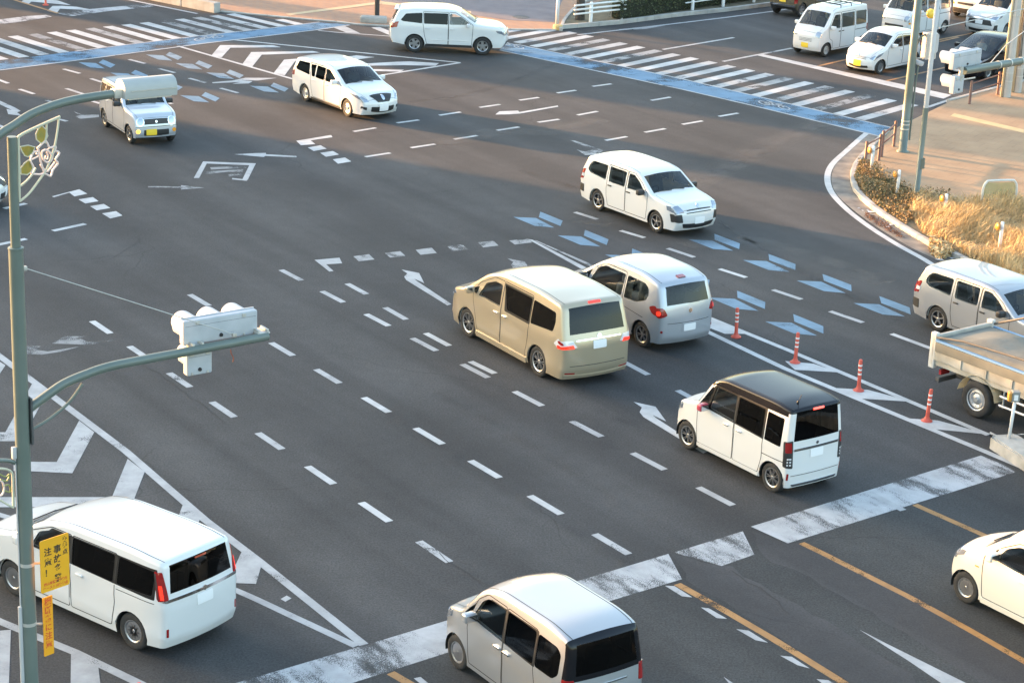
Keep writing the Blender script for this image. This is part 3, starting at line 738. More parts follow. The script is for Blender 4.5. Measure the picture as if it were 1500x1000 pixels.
def wheel_meshes(rad, wid, style, key, cache={}):
    if key in cache: return cache[key]
    k = rad; rim = rad*(.66 if style[0] in 'ABN' else .60)
    bm = bmesh.new(); h = wid/2
    lathe(bm, [(rim,-h*.86),(rim+.02,-h*.98),(k*.9,-h),(k*.975,-h*.86),(k,-h*.6),(k,h*.6),(k*.975,h*.86),(k*.9,h),(rim+.02,h*.98),(rim,h*.86),(rim-.004,h*.3),(rim-.004,-h*.3)], 36, close=True)
    bmesh.ops.recalc_face_normals(bm, faces=bm.faces); tyre = bpy.data.meshes.new('tyre'); bm.to_mesh(tyre); bm.free()
    bm = bmesh.new(); lathe(bm, [(0,-h*.1),(rim-.006,-h*.1),(rim-.006,h*.8),(rim-.012,h*.8),(rim-.012,h*.05),(0,h*.05)], 28)
    bmesh.ops.recalc_face_normals(bm, faces=bm.faces); hub = bpy.data.meshes.new('wheel'); bm.to_mesh(hub); bm.free()
    bm = bmesh.new(); lathe(bm, [(rim-.022,h*.80),(rim-.004,h*.90),(rim+.006,h*.90),(rim+.006,h*.80)], 36, close=True)      # lip
    mt = ALLOY
    if style[0] == 'S':      # pressed steel disc with holes / hub cap
        lathe(bm, [(0,h*.9),(rim*.2,h*.9),(rim*.26,h*.72),(rim*.5,h*.55),(rim*.72,h*.72),(rim*.9,h*.62),(rim-.01,h*.4)], 28); mt = STEEL
        for i in range(8):
            a = 2*math.pi*i/8; t = bmesh.new(); lathe(t, [(0,.006),(rim*.075,.006),(rim*.085,0)], 8)
            merge(bm, t, Matrix.Translation((rim*.62*math.cos(a), rim*.62*math.sin(a), h*.66)))
    else:
        n = int(style[1:])
        lathe(bm, [(0,h*.80),(rim*.13,h*.80),(rim*.2,h*.72),(rim*.22,h*.45)], 20)
        for i in range(n):
            a = 2*math.pi*i/n; t = bmesh.new()
            if style[0] == 'H': w0, w1 = rim*.20, rim*.26       # broad hub-cap spokes
            else: w0, w1 = rim*.11, rim*.085
            if style[0] == 'B':                                  # split spokes
                for sg in (-1, 1):
                    prism(t, [(rim*.16, sg*rim*.02-rim*.03), (rim-.01, sg*rim*.14-rim*.035), (rim-.01, sg*rim*.14+rim*.035), (rim*.16, sg*rim*.02+rim*.03)], h*.52, h*.78)
            else: prism(t, [(rim*.14,-w0),(rim-.01,-w1),(rim-.01,w1),(rim*.14,w0)], h*.5, h*.76)
            merge(bm, t, Matrix.Rotation(a, 4, 'Z'))
    bmesh.ops.recalc_face_normals(bm, faces=bm.faces); rm = bpy.data.meshes.new('rim'); bm.to_mesh(rm); bm.free()
    for p in tyre.polygons: p.use_smooth = True
    sharp(tyre, 50)
    tyre.materials.append(RUBBER); hub.materials.append(PLASTIC); rm.materials.append(mt)
    cache[key] = (hub, tyre, rm); return cache[key]

def car(name, label, S, body_mat, loc, heading, group=None, cat='car'):
    root = empty(name, loc, heading); tag(root, label, cat, group)
    B = Body(S['P'], S['W'], **S.get('body', {}))
    wb = S['wb']; wx = (wb/2, -wb/2); rad = S.get('rad', .30); ar = rad+S.get('gap', .045); n = len(B.pts)
    sill = B.z0
    # ---------------- flank outline with wheel arches
    out = [tuple(p) for p in B.ins]                        # front bottom -> over the top -> rear bottom
    bot = []
    for x in (wx[1], wx[0]):
        a0 = math.asin(max(-1, min(1, (sill-rad)/ar)))
        for k in range(15):
            a = math.pi-a0+(2*a0-math.pi)*k/14; bot.append((x+ar*math.cos(a), rad+ar*math.sin(a)))
    outline = out+bot
    wins = [dict(w, poly=resample(roundpoly(w['poly'], w.get('r', .05)), .10)) for w in S['win']]
    doors = [resample(roundpoly(d, .04), .12) for d in S.get('doors', [])]
    trims = [resample(roundpoly(d, .03), .12) for d in S.get('trim', [])]
    vo, fo = cdt_mesh(outline, [w['poly'] for w in wins], doors+trims+S.get('rings', []), .14)
    zones = S.get('zones', [])                              # (test(x, z), part name, material): differently painted areas
    bms = {}
    def bucket(key):
        if key not in bms: bms[key] = bmesh.new()
        return bms[key]
    def zone(x, z):
        for k, (t, nm, mt) in enumerate(zones):
            if t(x, z): return ('zone', k)
        return None
    for sg in (1, -1):
        vc = {}
        for f, cx, cz in fo:
            key = zone(cx, cz)
            if key is None and any(inpoly(cx, cz, t) for t in trims): key = ('trim', sg)
            if key is None and cz < S.get('door_top', 9):
                for di, d in enumerate(doors):
                    if inpoly(cx, cz, d): key = ('door', di, sg); break
            key = key or 'body'; bm = bucket(key)
            vs = []
            for i in f:
                if (key, i) not in vc: vc[(key, i)] = bm.verts.new((vo[i].x, sg*B.Y(vo[i].x, vo[i].y), vo[i].y))
                vs.append(vc[(key, i)])
            bm.faces.new(vs if sg == -1 else vs[::-1])
    # ---------------- rounded edge and centre strip
    A = [math.pi/2*k/4 for k in range(5)]; T = [-1,-.94,-.8,-.5,-.2,.2,.5,.8,.94,1]
    tg = B.tags; gl = {}
    for nm, a, b in (('windscreen','W0','W1'), ('rear_window','R0','R1')):
        if a in tg and b in tg: gl[nm] = (tg[a]+S.get('gin', 1), tg[b]-S.get('gin', 1))
    for i in range(n-1):
        cx = (B.pts[i].x+B.pts[i+1].x)/2; cz = (B.pts[i].y+B.pts[i+1].y)/2
        key = zone(cx, cz) or 'body'; bm = bucket(key)
        for sg in (1, -1):
            for a, b in zip(A, A[1:]):
                q = [B.round_pt(i, a, sg), B.round_pt(i+1, a, sg), B.round_pt(i+1, b, sg), B.round_pt(i, b, sg)]
                bm.faces.new([bm.verts.new(p) for p in (q if sg == 1 else q[::-1])])
        g_ = next((nm for nm, (a, b) in gl.items() if a <= i < b), None)
        for j in range(len(T)-1):
            q = [B.strip_pt(i, T[j]), B.strip_pt(i+1, T[j]), B.strip_pt(i+1, T[j+1]), B.strip_pt(i, T[j+1])]
            kk = ('glass', g_) if g_ and 1 <= j < len(T)-2 else key
            bb = bucket(kk); bb.faces.new([bb.verts.new(p) for p in q][::-1])
    # ---------------- make the shells
    door_objs = {}
    def shell(bm, nm, mt, par):
        bmesh.ops.remove_doubles(bm, verts=bm.verts, dist=2e-4)
        o = obj(nm, bm, mt, par, True); sharp(o.data, 38); return o
    body = shell(bms.pop('body'), 'body', body_mat, root)
    for key in list(bms):
        bm = bms[key]
        if key[0] == 'zone': shell(bm, zones[key[1]][1], zones[key[1]][2], root)
        elif key[0] == 'trim': shell(bm, 'pillar_trim', TRIM, root)
        elif key[0] == 'door': door_objs[key[1:]] = shell(bm, 'door', body_mat, root)
        else:
            o = shell(bm, key[1], S.get('ws', G_WS) if key[1] == 'windscreen' else S.get('rw', G_TINT), root)
            o.data.transform(Matrix.Translation((0,0,-.004)))
    # ---------------- side windows
    for w in wins:
        v2, f2 = cdt_mesh(w['poly'], [], [], .2)
        cx = sum(p[0] for p in w['poly'])/len(w['poly']); cz = min(p[1] for p in w['poly'])+.02
        for sg in (1, -1):
            bm = bmesh.new(); vs = [bm.verts.new((v.x, sg*(B.Y(v.x, v.y)-.008), v.y)) for v in v2]
            for f, _, _ in f2: bm.faces.new([vs[i] for i in f])
            par = root
            for di, d in enumerate(doors):
                if inpoly(cx, cz+.08, d): par = door_objs.get((di, sg), root)
            obj('window', bm, w['g'], par, True)
            # rubber frame round the opening
            fm = bmesh.new(); P = w['poly']; m_ = len(P)
            for i in range(m_):
                a, b = P[i], P[(i+1) % m_]; q = []
                for (x, z), o_ in ((a, .003), (b, .003), (b, -.02), (a, -.02)): q.append(fm.verts.new((x, sg*(B.Y(x, z)+o_-.004), z)))
                fm.faces.new(q)
            obj('window_frame', fm, TRIM, par)
    # ---------------- door seams as narrow dark gaps, handles
    for di, d in enumerate(doors):
        for sg in (1, -1):
            bm = bmesh.new(); m_ = len(d)
            for i in range(m_):
                a, b = Vector(d[i]), Vector(d[(i+1) % m_]); mid = (a+b)/2
                if any(inpoly(mid.x, mid.y, w['poly']) for w in wins): continue
                nn = (b-a).normalized(); nn = Vector((nn.y, -nn.x))*.008
                bm.faces.new([bm.verts.new((q.x, sg*(B.Y(q.x, q.y)+.0015), q.y)) for q in (a+nn, b+nn, b-nn, a-nn)])
            obj('door_seam', bm, SEAM, door_objs.get((di, sg), root))
    for hx, hz, hl in S.get('handles', []):
        for sg in (1, -1):
            bm = bmesh.new(); y = B.Y(hx, hz); box(bm, hx-hl/2, hx+hl/2, min(sg*(y-.005), sg*(y+.03)), max(sg*(y-.005), sg*(y+.03)), hz-.018, hz+.018, .01)
            par = next((door_objs[(di, sg)] for di, d in enumerate(doors) if inpoly(hx, hz, d) and (di, sg) in door_objs), root)
            obj('handle', bm, S.get('handle_mat', body_mat), par, True)
    # ---------------- inner shell, underbody, wheel wells
    li = [tuple(p-v*.03) for p, v in zip(B.ins, B.nor)]
    fl_z = max(sill+.12, .32)
    bm = bmesh.new()
    for sg in (1, -1):
        vc = {}
        for f, cx, cz in fo:
            if cz < fl_z: continue
            vs = []
            for i in f:
                if i not in vc: vc[i] = bm.verts.new((vo[i].x*.985, sg*(B.Y(vo[i].x, vo[i].y)-.05), vo[i].y))
                vs.append(vc[i])
            bm.faces.new(vs)
    obj('inner_lining', bm, LINER, root)
    bm = bmesh.new(); wy = S['W']-.16
    box(bm, B.xr+.12, B.xf-.15, -wy, wy, sill+.02, fl_z+.02, .02)
    obj('underbody', bm, PLASTIC, root)
    for x in wx:
        for sg in (1, -1):
            bm = bmesh.new(); k = 14; ro = ar+.002; y0 = sg*(S['W']-.30); y1 = sg*(S['W']-.035)
            va = [[bm.verts.new((x+ro*math.cos(math.pi*(-.08+1.16*i/k)), y, rad+ro*math.sin(math.pi*(-.08+1.16*i/k)))) for i in range(k+1)] for y in (y0, y1)]
            for i in range(k): bm.faces.new((va[0][i], va[0][i+1], va[1][i+1], va[1][i]))
            bm.faces.new(va[0]); obj('wheel_well', bm, PLASTIC, root)
    # ---------------- wheels
    hub, tyre, rim = wheel_meshes(rad, S.get('tw', .18), S.get('style', 'A5'), (rad, S.get('tw', .18), S.get('style', 'A5')))
    for x in wx:
        for sg in (1, -1):
            h_ = link('wheel', hub, None, root); h_.location = (x, sg*(S['W']-.035-S.get('tw', .18)/2), rad)
            h_.rotation_euler = (R(-90)*sg, 0, rnd.uniform(0, 6) if False else 0); 
            steer = S.get('steer', 0.) if x > 0 else 0.
            h_.rotation_euler = (Matrix.Rotation(steer, 3, 'Z')@Matrix.Rotation(R(-90)*sg, 3, 'X')@Matrix.Rotation(rnd.uniform(0, 2), 3, 'Z')).to_euler()
            link('tyre', tyre, None, h_); rr = link('rim', rim, None, h_)
            if S.get('rim_mat'):
                rr.data = rr.data.copy(); rr.data.materials[0] = S['rim_mat']
    # ---------------- cabin: dashboard, wheel, seats
    w0 = B.pts[tg['W0']]; w1 = B.pts[tg['W1']]
    bm = bmesh.new(); yy = S['W']-.14; dx = w0.x-.02
    box(bm, dx-.42, dx+.05, -yy, yy, fl_z+.3, w0.y-.04, .06); obj('dashboard', bm, PLASTIC, root, True)
    wxp = dx-.5; bm = bmesh.new()
    ring = [(.18*math.cos(2*math.pi*i/16), .18*math.sin(2*math.pi*i/16), 0) for i in range(17)]
    t = bmesh.new(); tube(t, ring, .014, 6, False); tube(t, [(-.17,0,0),(.17,0,0)], .016, 6); tube(t, [(0,0,0),(0,-.17,0)], .016, 6); tube(t, [(0,0,0),(0,0,-.2)], .02, 6)
    merge(bm, t, Matrix.Translation((wxp, -.34*S['W']/.85, w0.y-.06))@Matrix.Rotation(R(90), 4, 'Z')@Matrix.Rotation(R(-62), 4, 'X')@Matrix.Rotation(R(180), 4, 'X'))
    obj('steering_wheel', bm, PLASTIC, root)
    sz = S.get('seat_z', fl_z+.30)
    for sx in S.get('seats', [wxp-.55, wxp-1.4]):
        for sg in (1, -1):
            bm = bmesh.new(); y = sg*.36*S['W']/.85; sw = .22
            box(bm, sx-.25, sx+.27, y-sw, y+sw, sz-.12, sz+.06, .05)
            t = bmesh.new(); box(t, -.07, .07, y-sw, y+sw, 0, .58, .06); box(t, -.05, .05, y-.12, y+.12, .60, .78, .05)
            merge(bm, t, Matrix.Translation((sx-.24, 0, sz))@Matrix.Rotation(R(-12), 4, 'Y'))
            obj('seat', bm, S.get('seat_mat', SEATD), root, True)
    # ---------------- roof ditches and bonnet shut lines
    def line_on_strip(nm, i0, i1, t_, w=.010):
        bm = bmesh.new(); rows = []
        for i in range(i0, i1+1):
            p = B.strip_pt(i, t_); nv_ = B.nor[i]; o_ = Vector((nv_.x, 0, nv_.y))*.002
            rows.append((bm.verts.new(p+o_+Vector((0,w/2,0))), bm.verts.new(p+o_-Vector((0,w/2,0)))))
        for a, b in zip(rows, rows[1:]): bm.faces.new((a[0], a[1], b[1], b[0]))
        obj(nm, bm, SEAM, root)
    for t_ in (-.955, .955):
        if 'W1' in tg and 'R0' in tg: line_on_strip('roof_ditch', tg['W1']+1, tg['R0']-1, t_, .014)
    i0 = next((i for i in range(n) if B.nor[i].y > .45), 0)
    if tg['W0']-i0 > 3:
        for t_ in (-.93, .93): line_on_strip('bonnet_seam', i0, tg['W0']-1, t_)
        bm = bmesh.new(); p_ = [B.strip_pt(i0, t_*.93/6) for t_ in range(-6, 7)]; d_ = (B.strip_pt(i0+1, 0)-B.strip_pt(i0, 0)).normalized(); nv_ = Vector((B.nor[i0].x, 0, B.nor[i0].y))*.002
        rows = [(bm.verts.new(p+nv_), bm.verts.new(p+nv_+d_*.010)) for p in p_]
        for a, b in zip(rows, rows[1:]): bm.faces.new((a[0], a[1], b[1], b[0]))
        obj('bonnet_seam', bm, SEAM, root)
    # ---------------- door mirrors
    mx, mz = S.get('mirror', (w0.x-.42, w0.y+.06))
    for sg in (1, -1):
        bm = bmesh.new(); y = B.Y(mx, mz); t = bmesh.new(); box(t, -.07, .07, -.11, .11, -.075, .075, .04, 3); box(t, -.03, .03, -.18*1, -.08, -.06, -.02, .01)
        merge(bm, t, Matrix.Translation((mx, sg*(y+.13), mz))@Matrix.Scale(sg, 4, (0,1,0)))
        o = obj('door_mirror', bm, S.get('mirror_mat', body_mat), root, True)
        bm = bmesh.new(); box(bm, mx-.076, mx-.069, sg*(y+.13)-.09, sg*(y+.13)+.09, mz-.055, mz+.055); obj('mirror_glass', bm, CHROME, o)
    # ---------------- lamps, grilles, plates and so on
    E1 = lambda u, z: B.end_pt(1, u, z); E2 = lambda u, z: B.end_pt(-1, u, z)
    for it in S.get('front', []):
        nm, poly, off, mt = it[:4]; sides = it[4] if len(it) > 4 else (1,)
        for sg in sides: patch(nm, E1, [(sg*u, z) for u, z in poly], off, mt, root, rr=it[5] if len(it) > 5 else .02)
    for it in S.get('rear', []):
        nm, poly, off, mt = it[:4]; sides = it[4] if len(it) > 4 else (1,)
        for sg in sides: patch(nm, E2, [(sg*u, z) for u, z in poly], off, mt, root, rr=it[5] if len(it) > 5 else .02)
    for it in S.get('side', []):
        nm, poly, off, mt = it[:4]
        for sg in (1, -1): patch(nm, lambda x, z: Vector((x, sg*B.Y(x, z), z)), poly, off, mt, root, rr=it[4] if len(it) > 4 else .015)
    if S.get('wiper', True):
        for y0 in (-.15, .35):
            bm = bmesh.new(); a = B.strip_pt(tg['W0']+1, 0); k = tg['W0']
            p0 = B.strip_pt(k, y0/S['W']); p1 = B.strip_pt(k+1, max(-.9, (y0-.5)/S['W'])); tube(bm, [p0+Vector((0,0,.02)), p1+Vector((.0,0,.025))], .012, 5); obj('wiper', bm, PLASTIC, root)
    return root, B

def place(fpx, rpx, side, wb, W, adj=0.):
    """front and rear tyre contact pixels of the visible flank -> origin and heading"""
    f = px(*fpx); r = px(*rpx); d = (f-r).normalized(); h = math.atan2(d.y, d.x)
    lat = Vector((-d.y, d.x, 0))*side          # side=+1: left flank seen
    return (f+r)/2-lat*(W-.035), h
def place1(p, side, wb, W, heading, which):
    d = Vector((math.cos(heading), math.sin(heading), 0)); q = px(*p)
    lat = Vector((-d.y, d.x, 0))*side
    return q+d*(wb/2)*(-1 if which == 'f' else 1)-lat*(W-.035), heading
LANE = math.atan2(*(lambda v: (v.y, v.x))((px(276,430)-px(869,780))))     # driving away, up the avenue
TO_CAM = LANE+math.pi
def rect(u0, u1, z0, z1): return [(u0,z0),(u1,z0),(u1,z1),(u0,z1)]
def W_(g, r=.05, *polys): return [dict(poly=list(p), g=g, r=r) for p in polys]
def circ(u, z, r, n=14): return [(u+r*math.cos(2*math.pi*i/n), z+r*math.sin(2*math.pi*i/n)) for i in range(n)]
BOTH = (1, -1)

S_GOLD = dict(W=.92, wb=2.95, rad=.345, tw=.22, gap=.035, style='B7', P=[(2.26,.20),(2.40,.42,.1),(2.37,.80,.12),(2.18,1.02,.16),(1.62,1.17,.15,'W0'),(.78,1.72,.2,'W1'),(.2,1.87,.3),(-1.3,1.89,.3),(-2.20,1.81,.14,'R0'),(-2.40,1.15,.12,'R1'),(-2.46,.95,.1),(-2.46,.42,.08),(-2.38,.20)],
  body=dict(tumble=.13, belt=1.08, r_top=.075, r_end=.13, cf=.20, cr=.10, nose=.10, tail=.07, crease=[(.98,.012,.10),(.42,.012,.07)]),
  win=W_(G_CLEAR, .04, [(1.40,1.19),(1.08,1.165),(1.00,1.38)], [(1.00,1.155),(.10,1.14),(.12,1.63),(.42,1.63),(.76,1.50)])+W_(G_TINT, .05, [(-.20,1.14),(-1.08,1.13),(-1.08,1.66),(.02,1.66)], [(-1.15,1.13),(-2.02,1.20),(-2.07,1.40),(-2.02,1.62),(-1.15,1.66)]),
  doors=[[(1.00,.30),(.05,.30),(.05,1.73),(.45,1.72),(.98,1.46),(1.24,1.20),(1.16,.80)], [(.03,.30),(-.98,.30),(-1.06,.72),(-1.115,1.10),(-1.115,1.73),(.03,1.73)]],
  door_top=1.69, trim=[[(-.10,1.10),(-1.13,1.09),(-1.13,1.70),(.03,1.70)]], handles=[(.22,.98,.17),(-.14,.98,.17)], handle_mat=CHROME, seats=[.55,-.55,-1.4], seat_z=.72,
  rear=[('tail_lamp', [(.56,.92),(.80,.93),(1.02,.90),(1.16,.98),(1.02,1.10),(.66,1.07)], .010, TAILW, BOTH), ('tail_lamp', [(.62,.905),(.84,.91),(1.04,.89),(1.06,.965),(.66,.985)], .016, TAILLIT, BOTH), ('tail_lamp', [(.86,1.0),(1.0,.99),(1.04,1.06),(.90,1.07)], .016, TAILR, BOTH), ('licence_plate', rect(-.17,.17,.86,1.02), .014, PLATEW), ('chrome_strip', rect(-.58,.58,1.045,1.07), .012, CHROME), ('chrome_badge', circ(0,1.10,.055), .016, CHROME), ('stop_lamp', rect(-.16,.16,1.755,1.785), .012, TAILLIT), ('reflector', rect(.58,.82,.33,.36), .008, TAILR, BOTH), ('bumper_seam', rect(-.72,.72,.50,.512), .003, SEAM), ('bumper_lip', [(-.80,.22),(.80,.22),(.84,.30),(-.84,.30)], .02, GOLD)],
  front=[('headlamp', [(.50,.76),(.80,.80),(1.10,.92),(1.0,1.0),(.60,.90)], .008, HEADL, BOTH), ('grille', rect(-.44,.44,.62,.86), .008, CHROME)],
  side=[('sill_skirt', [(1.05,.18),(-1.05,.18),(-1.05,.30),(1.05,.30)], .022, GOLD)])

S_NBOX = dict(W=.7375, wb=2.52, rad=.29, tw=.165, style='B7', P=[(1.64,.20),(1.725,.38,.08),(1.70,.75,.1),(1.57,.96,.14),(1.02,1.09,.1,'W0'),(.62,1.66,.14,'W1'),(.3,1.77,.2),(-1.2,1.79,.25),(-1.60,1.735,.06,'R0'),(-1.65,1.10,.06,'R1'),(-1.68,.50,.06),(-1.66,.20)],
  body=dict(tumble=.085, belt=1.0, r_top=.055, r_end=.085, cf=.15, cr=.05, nose=.07, tail=.03, crease=[(.88,.010,.05),(.34,.010,.05)]),
  win=W_(G_CLEAR, .03, [(.97,1.12),(.72,1.10),(.56,1.50),(.63,1.55)], [(.64,1.09),(-.10,1.05),(-.10,1.57),(.50,1.57)])+W_(G_TINT, .03, [(-.18,1.04),(-.92,1.01),(-.92,1.565),(-.18,1.57)], [(-1.0,1.0),(-1.42,.985),(-1.45,1.0),(-1.45,1.55),(-1.0,1.56)]),
  doors=[[(.92,.28),(-.12,.28),(-.12,1.50),(.40,1.50),(.60,1.10),(.94,1.075),(.96,.7)], [(-.14,.28),(-.88,.28),(-.96,.60),(-.96,1.60),(-.14,1.60)]],
  trim=[[(1.0,1.07),(.6,1.06),(-.98,.985),(-.98,1.62),(.5,1.62)]], zones=[(lambda x, z: z > 1.60, 'roof', BLACK)], rings=[[(-3,1.60),(3,1.60),(3,3),(-3,3)]], door_top=1.55, handles=[(.08,.93,.15),(-.30,.92,.15)], handle_mat=CHROME, seats=[.25,-.75], seat_z=.68, mirror=(.68,1.12), mirror_mat=mat('mirror_red_reflection', (.45,.05,.08), .3, 0, 1.),  # red of a reflection painted onto the door mirror shells
  rear=[('lamp_housing', [(.585,.60),(.80,.62),(.80,1.12),(.60,1.16)], .008, PLASTIC, BOTH, .03), ('tail_lamp', [(.62,.92),(.745,.92),(.745,1.12),(.63,1.12)], .014, TAILR, BOTH), ('reverse_lamp', rect(.63,.71,.66,.69), .012, TAILW, BOTH, .005), ('reverse_lamp', rect(.63,.71,.72,.75), .012, TAILW, BOTH, .005), ('reverse_lamp', rect(.63,.71,.78,.81), .012, TAILW, BOTH, .005),
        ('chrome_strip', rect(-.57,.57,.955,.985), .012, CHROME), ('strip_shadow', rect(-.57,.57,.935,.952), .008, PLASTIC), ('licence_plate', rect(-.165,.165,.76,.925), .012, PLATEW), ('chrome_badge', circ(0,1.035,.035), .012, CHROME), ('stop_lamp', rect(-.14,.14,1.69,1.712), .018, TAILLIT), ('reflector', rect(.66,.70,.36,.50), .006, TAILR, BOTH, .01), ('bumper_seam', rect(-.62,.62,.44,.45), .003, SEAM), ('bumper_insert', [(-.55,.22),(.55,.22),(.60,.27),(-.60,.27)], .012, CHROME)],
  front=[('headlamp', [(.40,.74),(.62,.76),(.80,.80),(.80,.94),(.45,.90)], .008, HEADL, BOTH), ('grille', rect(-.38,.38,.74,.86), .006, PLASTIC)],
  side=[('side_rail', [(-.95,.70),(-1.58,.70),(-1.58,.715),(-.95,.715)], .003, SEAM), ('sill_skirt', [(.88,.20),(-.90,.20),(-.90,.28),(.88,.28)], .014, WHITE)])

def noah_front(): return [('headlamp', [(.46,.80),(.70,.82),(1.0,.92),(.98,1.0),(.55,.92)], .008, HEADL, BOTH), ('grille', [(-.60,.56),(.60,.56),(.50,.76),(-.50,.76)], .008, PLASTIC), ('chrome_strip', [(-.70,.78),(.70,.78),(.66,.82),(-.66,.82)], .012, CHROME), ('licence_plate', rect(-.17,.17,.58,.74), .014, PLATEW), ('intake', [(.64,.34),(.86,.36),(.86,.60),(.70,.60)], .008, PLASTIC, BOTH), ('lower_grille', rect(-.50,.50,.28,.40), .006, PLASTIC)]
S_NOAH = dict(W=.8475, wb=2.85, rad=.31, tw=.20, style='H10', P=[(2.2,.20),(2.33,.42,.1),(2.30,.80,.12),(2.10,1.02,.16),(1.45,1.16,.12,'W0'),(.70,1.66,.2,'W1'),(.15,1.80,.3),(-1.4,1.82,.3),(-2.22,1.76,.09,'R0'),(-2.335,1.12,.08,'R1'),(-2.375,.90,.1),(-2.37,.38,.06),(-2.30,.22)],
  body=dict(tumble=.105, belt=1.03, r_top=.065, r_end=.11, cf=.18, cr=.07, nose=.09, tail=.06, crease=[(.88,.010,.07),(.40,.010,.06)]),
  win=W_(G_CLEAR, .04, [(1.26,1.16),(.98,1.14),(.90,1.37)], [(.90,1.13),(.02,1.09),(.04,1.58),(.45,1.58),(.74,1.45)])+W_(G_TINT, .04, [(-.08,1.08),(-1.02,1.06),(-1.02,1.60),(-.05,1.60)], [(-1.12,1.06),(-2.02,1.10),(-2.06,1.58),(-1.12,1.60)]),
  doors=[[(.98,.30),(.0,.30),(-.02,1.64),(.45,1.64),(.92,1.42),(1.14,1.16),(1.10,.75)], [(-.04,.30),(-.98,.30),(-1.06,.70),(-1.07,1.64),(-.04,1.64)]],
  door_top=1.56, trim=[[(.94,1.10),(-2.10,1.03),(-2.12,1.63),(.45,1.62)]], handles=[(.16,.94,.16),(-.26,.93,.16)], seats=[.5,-.5,-1.35], seat_z=.72,
  rear=[('tail_lamp', [(.70,1.06),(.90,1.06),(.88,1.60),(.735,1.62)], .012, TAILR, BOTH, .03), ('tail_lamp', rect(.775,.825,1.09,1.36), .016, TAILLIT, BOTH, .01), ('lamp_spine', rect(.855,.885,1.08,1.56), .014, PLASTIC, BOTH, .008), ('chrome_strip', [(-.74,1.01),(.74,1.01),(.82,1.05),(.70,1.07),(-.70,1.07),(-.82,1.05)], .014, CHROME), ('licence_plate', rect(-.17,.17,.80,.965), .012, PLATEW), ('chrome_badge', circ(0,1.05,.05), .02, CHROME), ('stop_lamp', rect(-.12,.12,1.66,1.685), .012, TAILR), ('reflector', rect(.72,.76,.42,.56), .006, TAILR, BOTH, .01)],
  front=noah_front(), side=[('side_rail', [(-1.10,.955),(-2.1,.955),(-2.1,.968),(-1.10,.968)], .003, SEAM)])

def warp(S, fx, fz):
    m_ = lambda L: [(fx(p[0]), fz(p[1]), *p[2:]) for p in L]
    e_ = lambda L: [(it[0], [(u, fz(z)) for u, z in it[1]], *it[2:]) for it in L]
    return dict(S, P=m_(S['P']), win=[dict(w, poly=m_(w['poly'])) for w in S['win']], doors=[m_(d) for d in S['doors']], trim=[m_(d) for d in S.get('trim', [])], rear=e_(S['rear']), handles=[(fx(a), fz(b), c) for a, b, c in S['handles']], side=[(it[0], m_(it[1]), *it[2:]) for it in S.get('side', [])], body=dict(S['body'], belt=fz(S['body']['belt'])), door_top=fz(S.get('door_top', 9)))
S_NOAH_LOW = warp(S_NOAH, lambda x: x if x > -1.5 else -1.5+(x+1.5)*.74, lambda z: z if z < .95 else .95+(z-.95)*.82)
S_PROBOX = dict(W=.845, wb=2.55, rad=.30, tw=.17, style='A5', P=[(1.97,.20),(2.08,.40,.1),(2.06,.70,.1),(1.90,.87,.16),(1.06,1.00,.1,'W0'),(.42,1.42,.15,'W1'),(0,1.50,.25),(-1.2,1.515,.25),(-1.88,1.47,.12,'R0'),(-2.10,1.02,.1,'R1'),(-2.16,.80,.1),(-2.16,.40,.06),(-2.08,.24)],
  body=dict(tumble=.12, belt=.93, r_top=.06, r_end=.11, cf=.17, cr=.08, nose=.09, tail=.05, crease=[(.76,.010,.06)]),
  win=W_(G_CLEAR, .05, [(.80,.985),(.02,.96),(0,1.37),(.22,1.37),(.46,1.25)], [(-.10,.96),(-.80,.965),(-.84,1.38),(-.12,1.38)], [(-.94,.975),(-1.62,1.03),(-1.76,1.10),(-1.74,1.24),(-1.60,1.37),(-.94,1.38)]),
  doors=[[(.86,.28),(-.04,.28),(-.04,1.42),(.25,1.42),(.62,1.22),(.90,.98),(.90,.66)], [(-.06,.28),(-.80,.28),(-.88,.58),(-.88,1.42),(-.06,1.42)]],
  handles=[(.08,.86,.15),(-.74,.86,.15)], handle_mat=PLASTIC, mirror_mat=PLASTIC, mirror=(.72,1.02), seats=[.15,-.75], seat_z=.58, rw=G_CLEAR,
  front=[('headlamp', [(.50,.70),(.78,.69),(1.02,.75),(1.0,.86),(.60,.86)], .008, HEADL, BOTH), ('intake', [(.54,.44),(.90,.44),(.94,.66),(.58,.66)], .008, PLASTIC, BOTH), ('grille', rect(-.42,.42,.715,.735), .005, PLASTIC), ('grille', rect(-.44,.44,.66,.68), .005, PLASTIC), ('lower_grille', [(-.50,.29),(.50,.29),(.56,.41),(-.56,.41)], .006, PLASTIC), ('licence_plate', rect(-.17,.17,.40,.55), .012, PLATEW), ('chrome_badge', circ(0,.79,.05), .012, CHROME)],
  rear=[('tail_lamp', [(.70,.78),(.98,.80),(.96,1.10),(.74,1.06)], .010, TAILR, BOTH, .03), ('tail_lamp', [(.86,.86),(1.0,.87),(.99,.95),(.86,.95)], .014, TAILW, BOTH), ('corner_guard', [(.72,.42),(1.02,.42),(1.02,.64),(.74,.64)], .010, PLASTIC, BOTH), ('licence_plate', rect(-.17,.17,.62,.78), .012, PLATEW)])

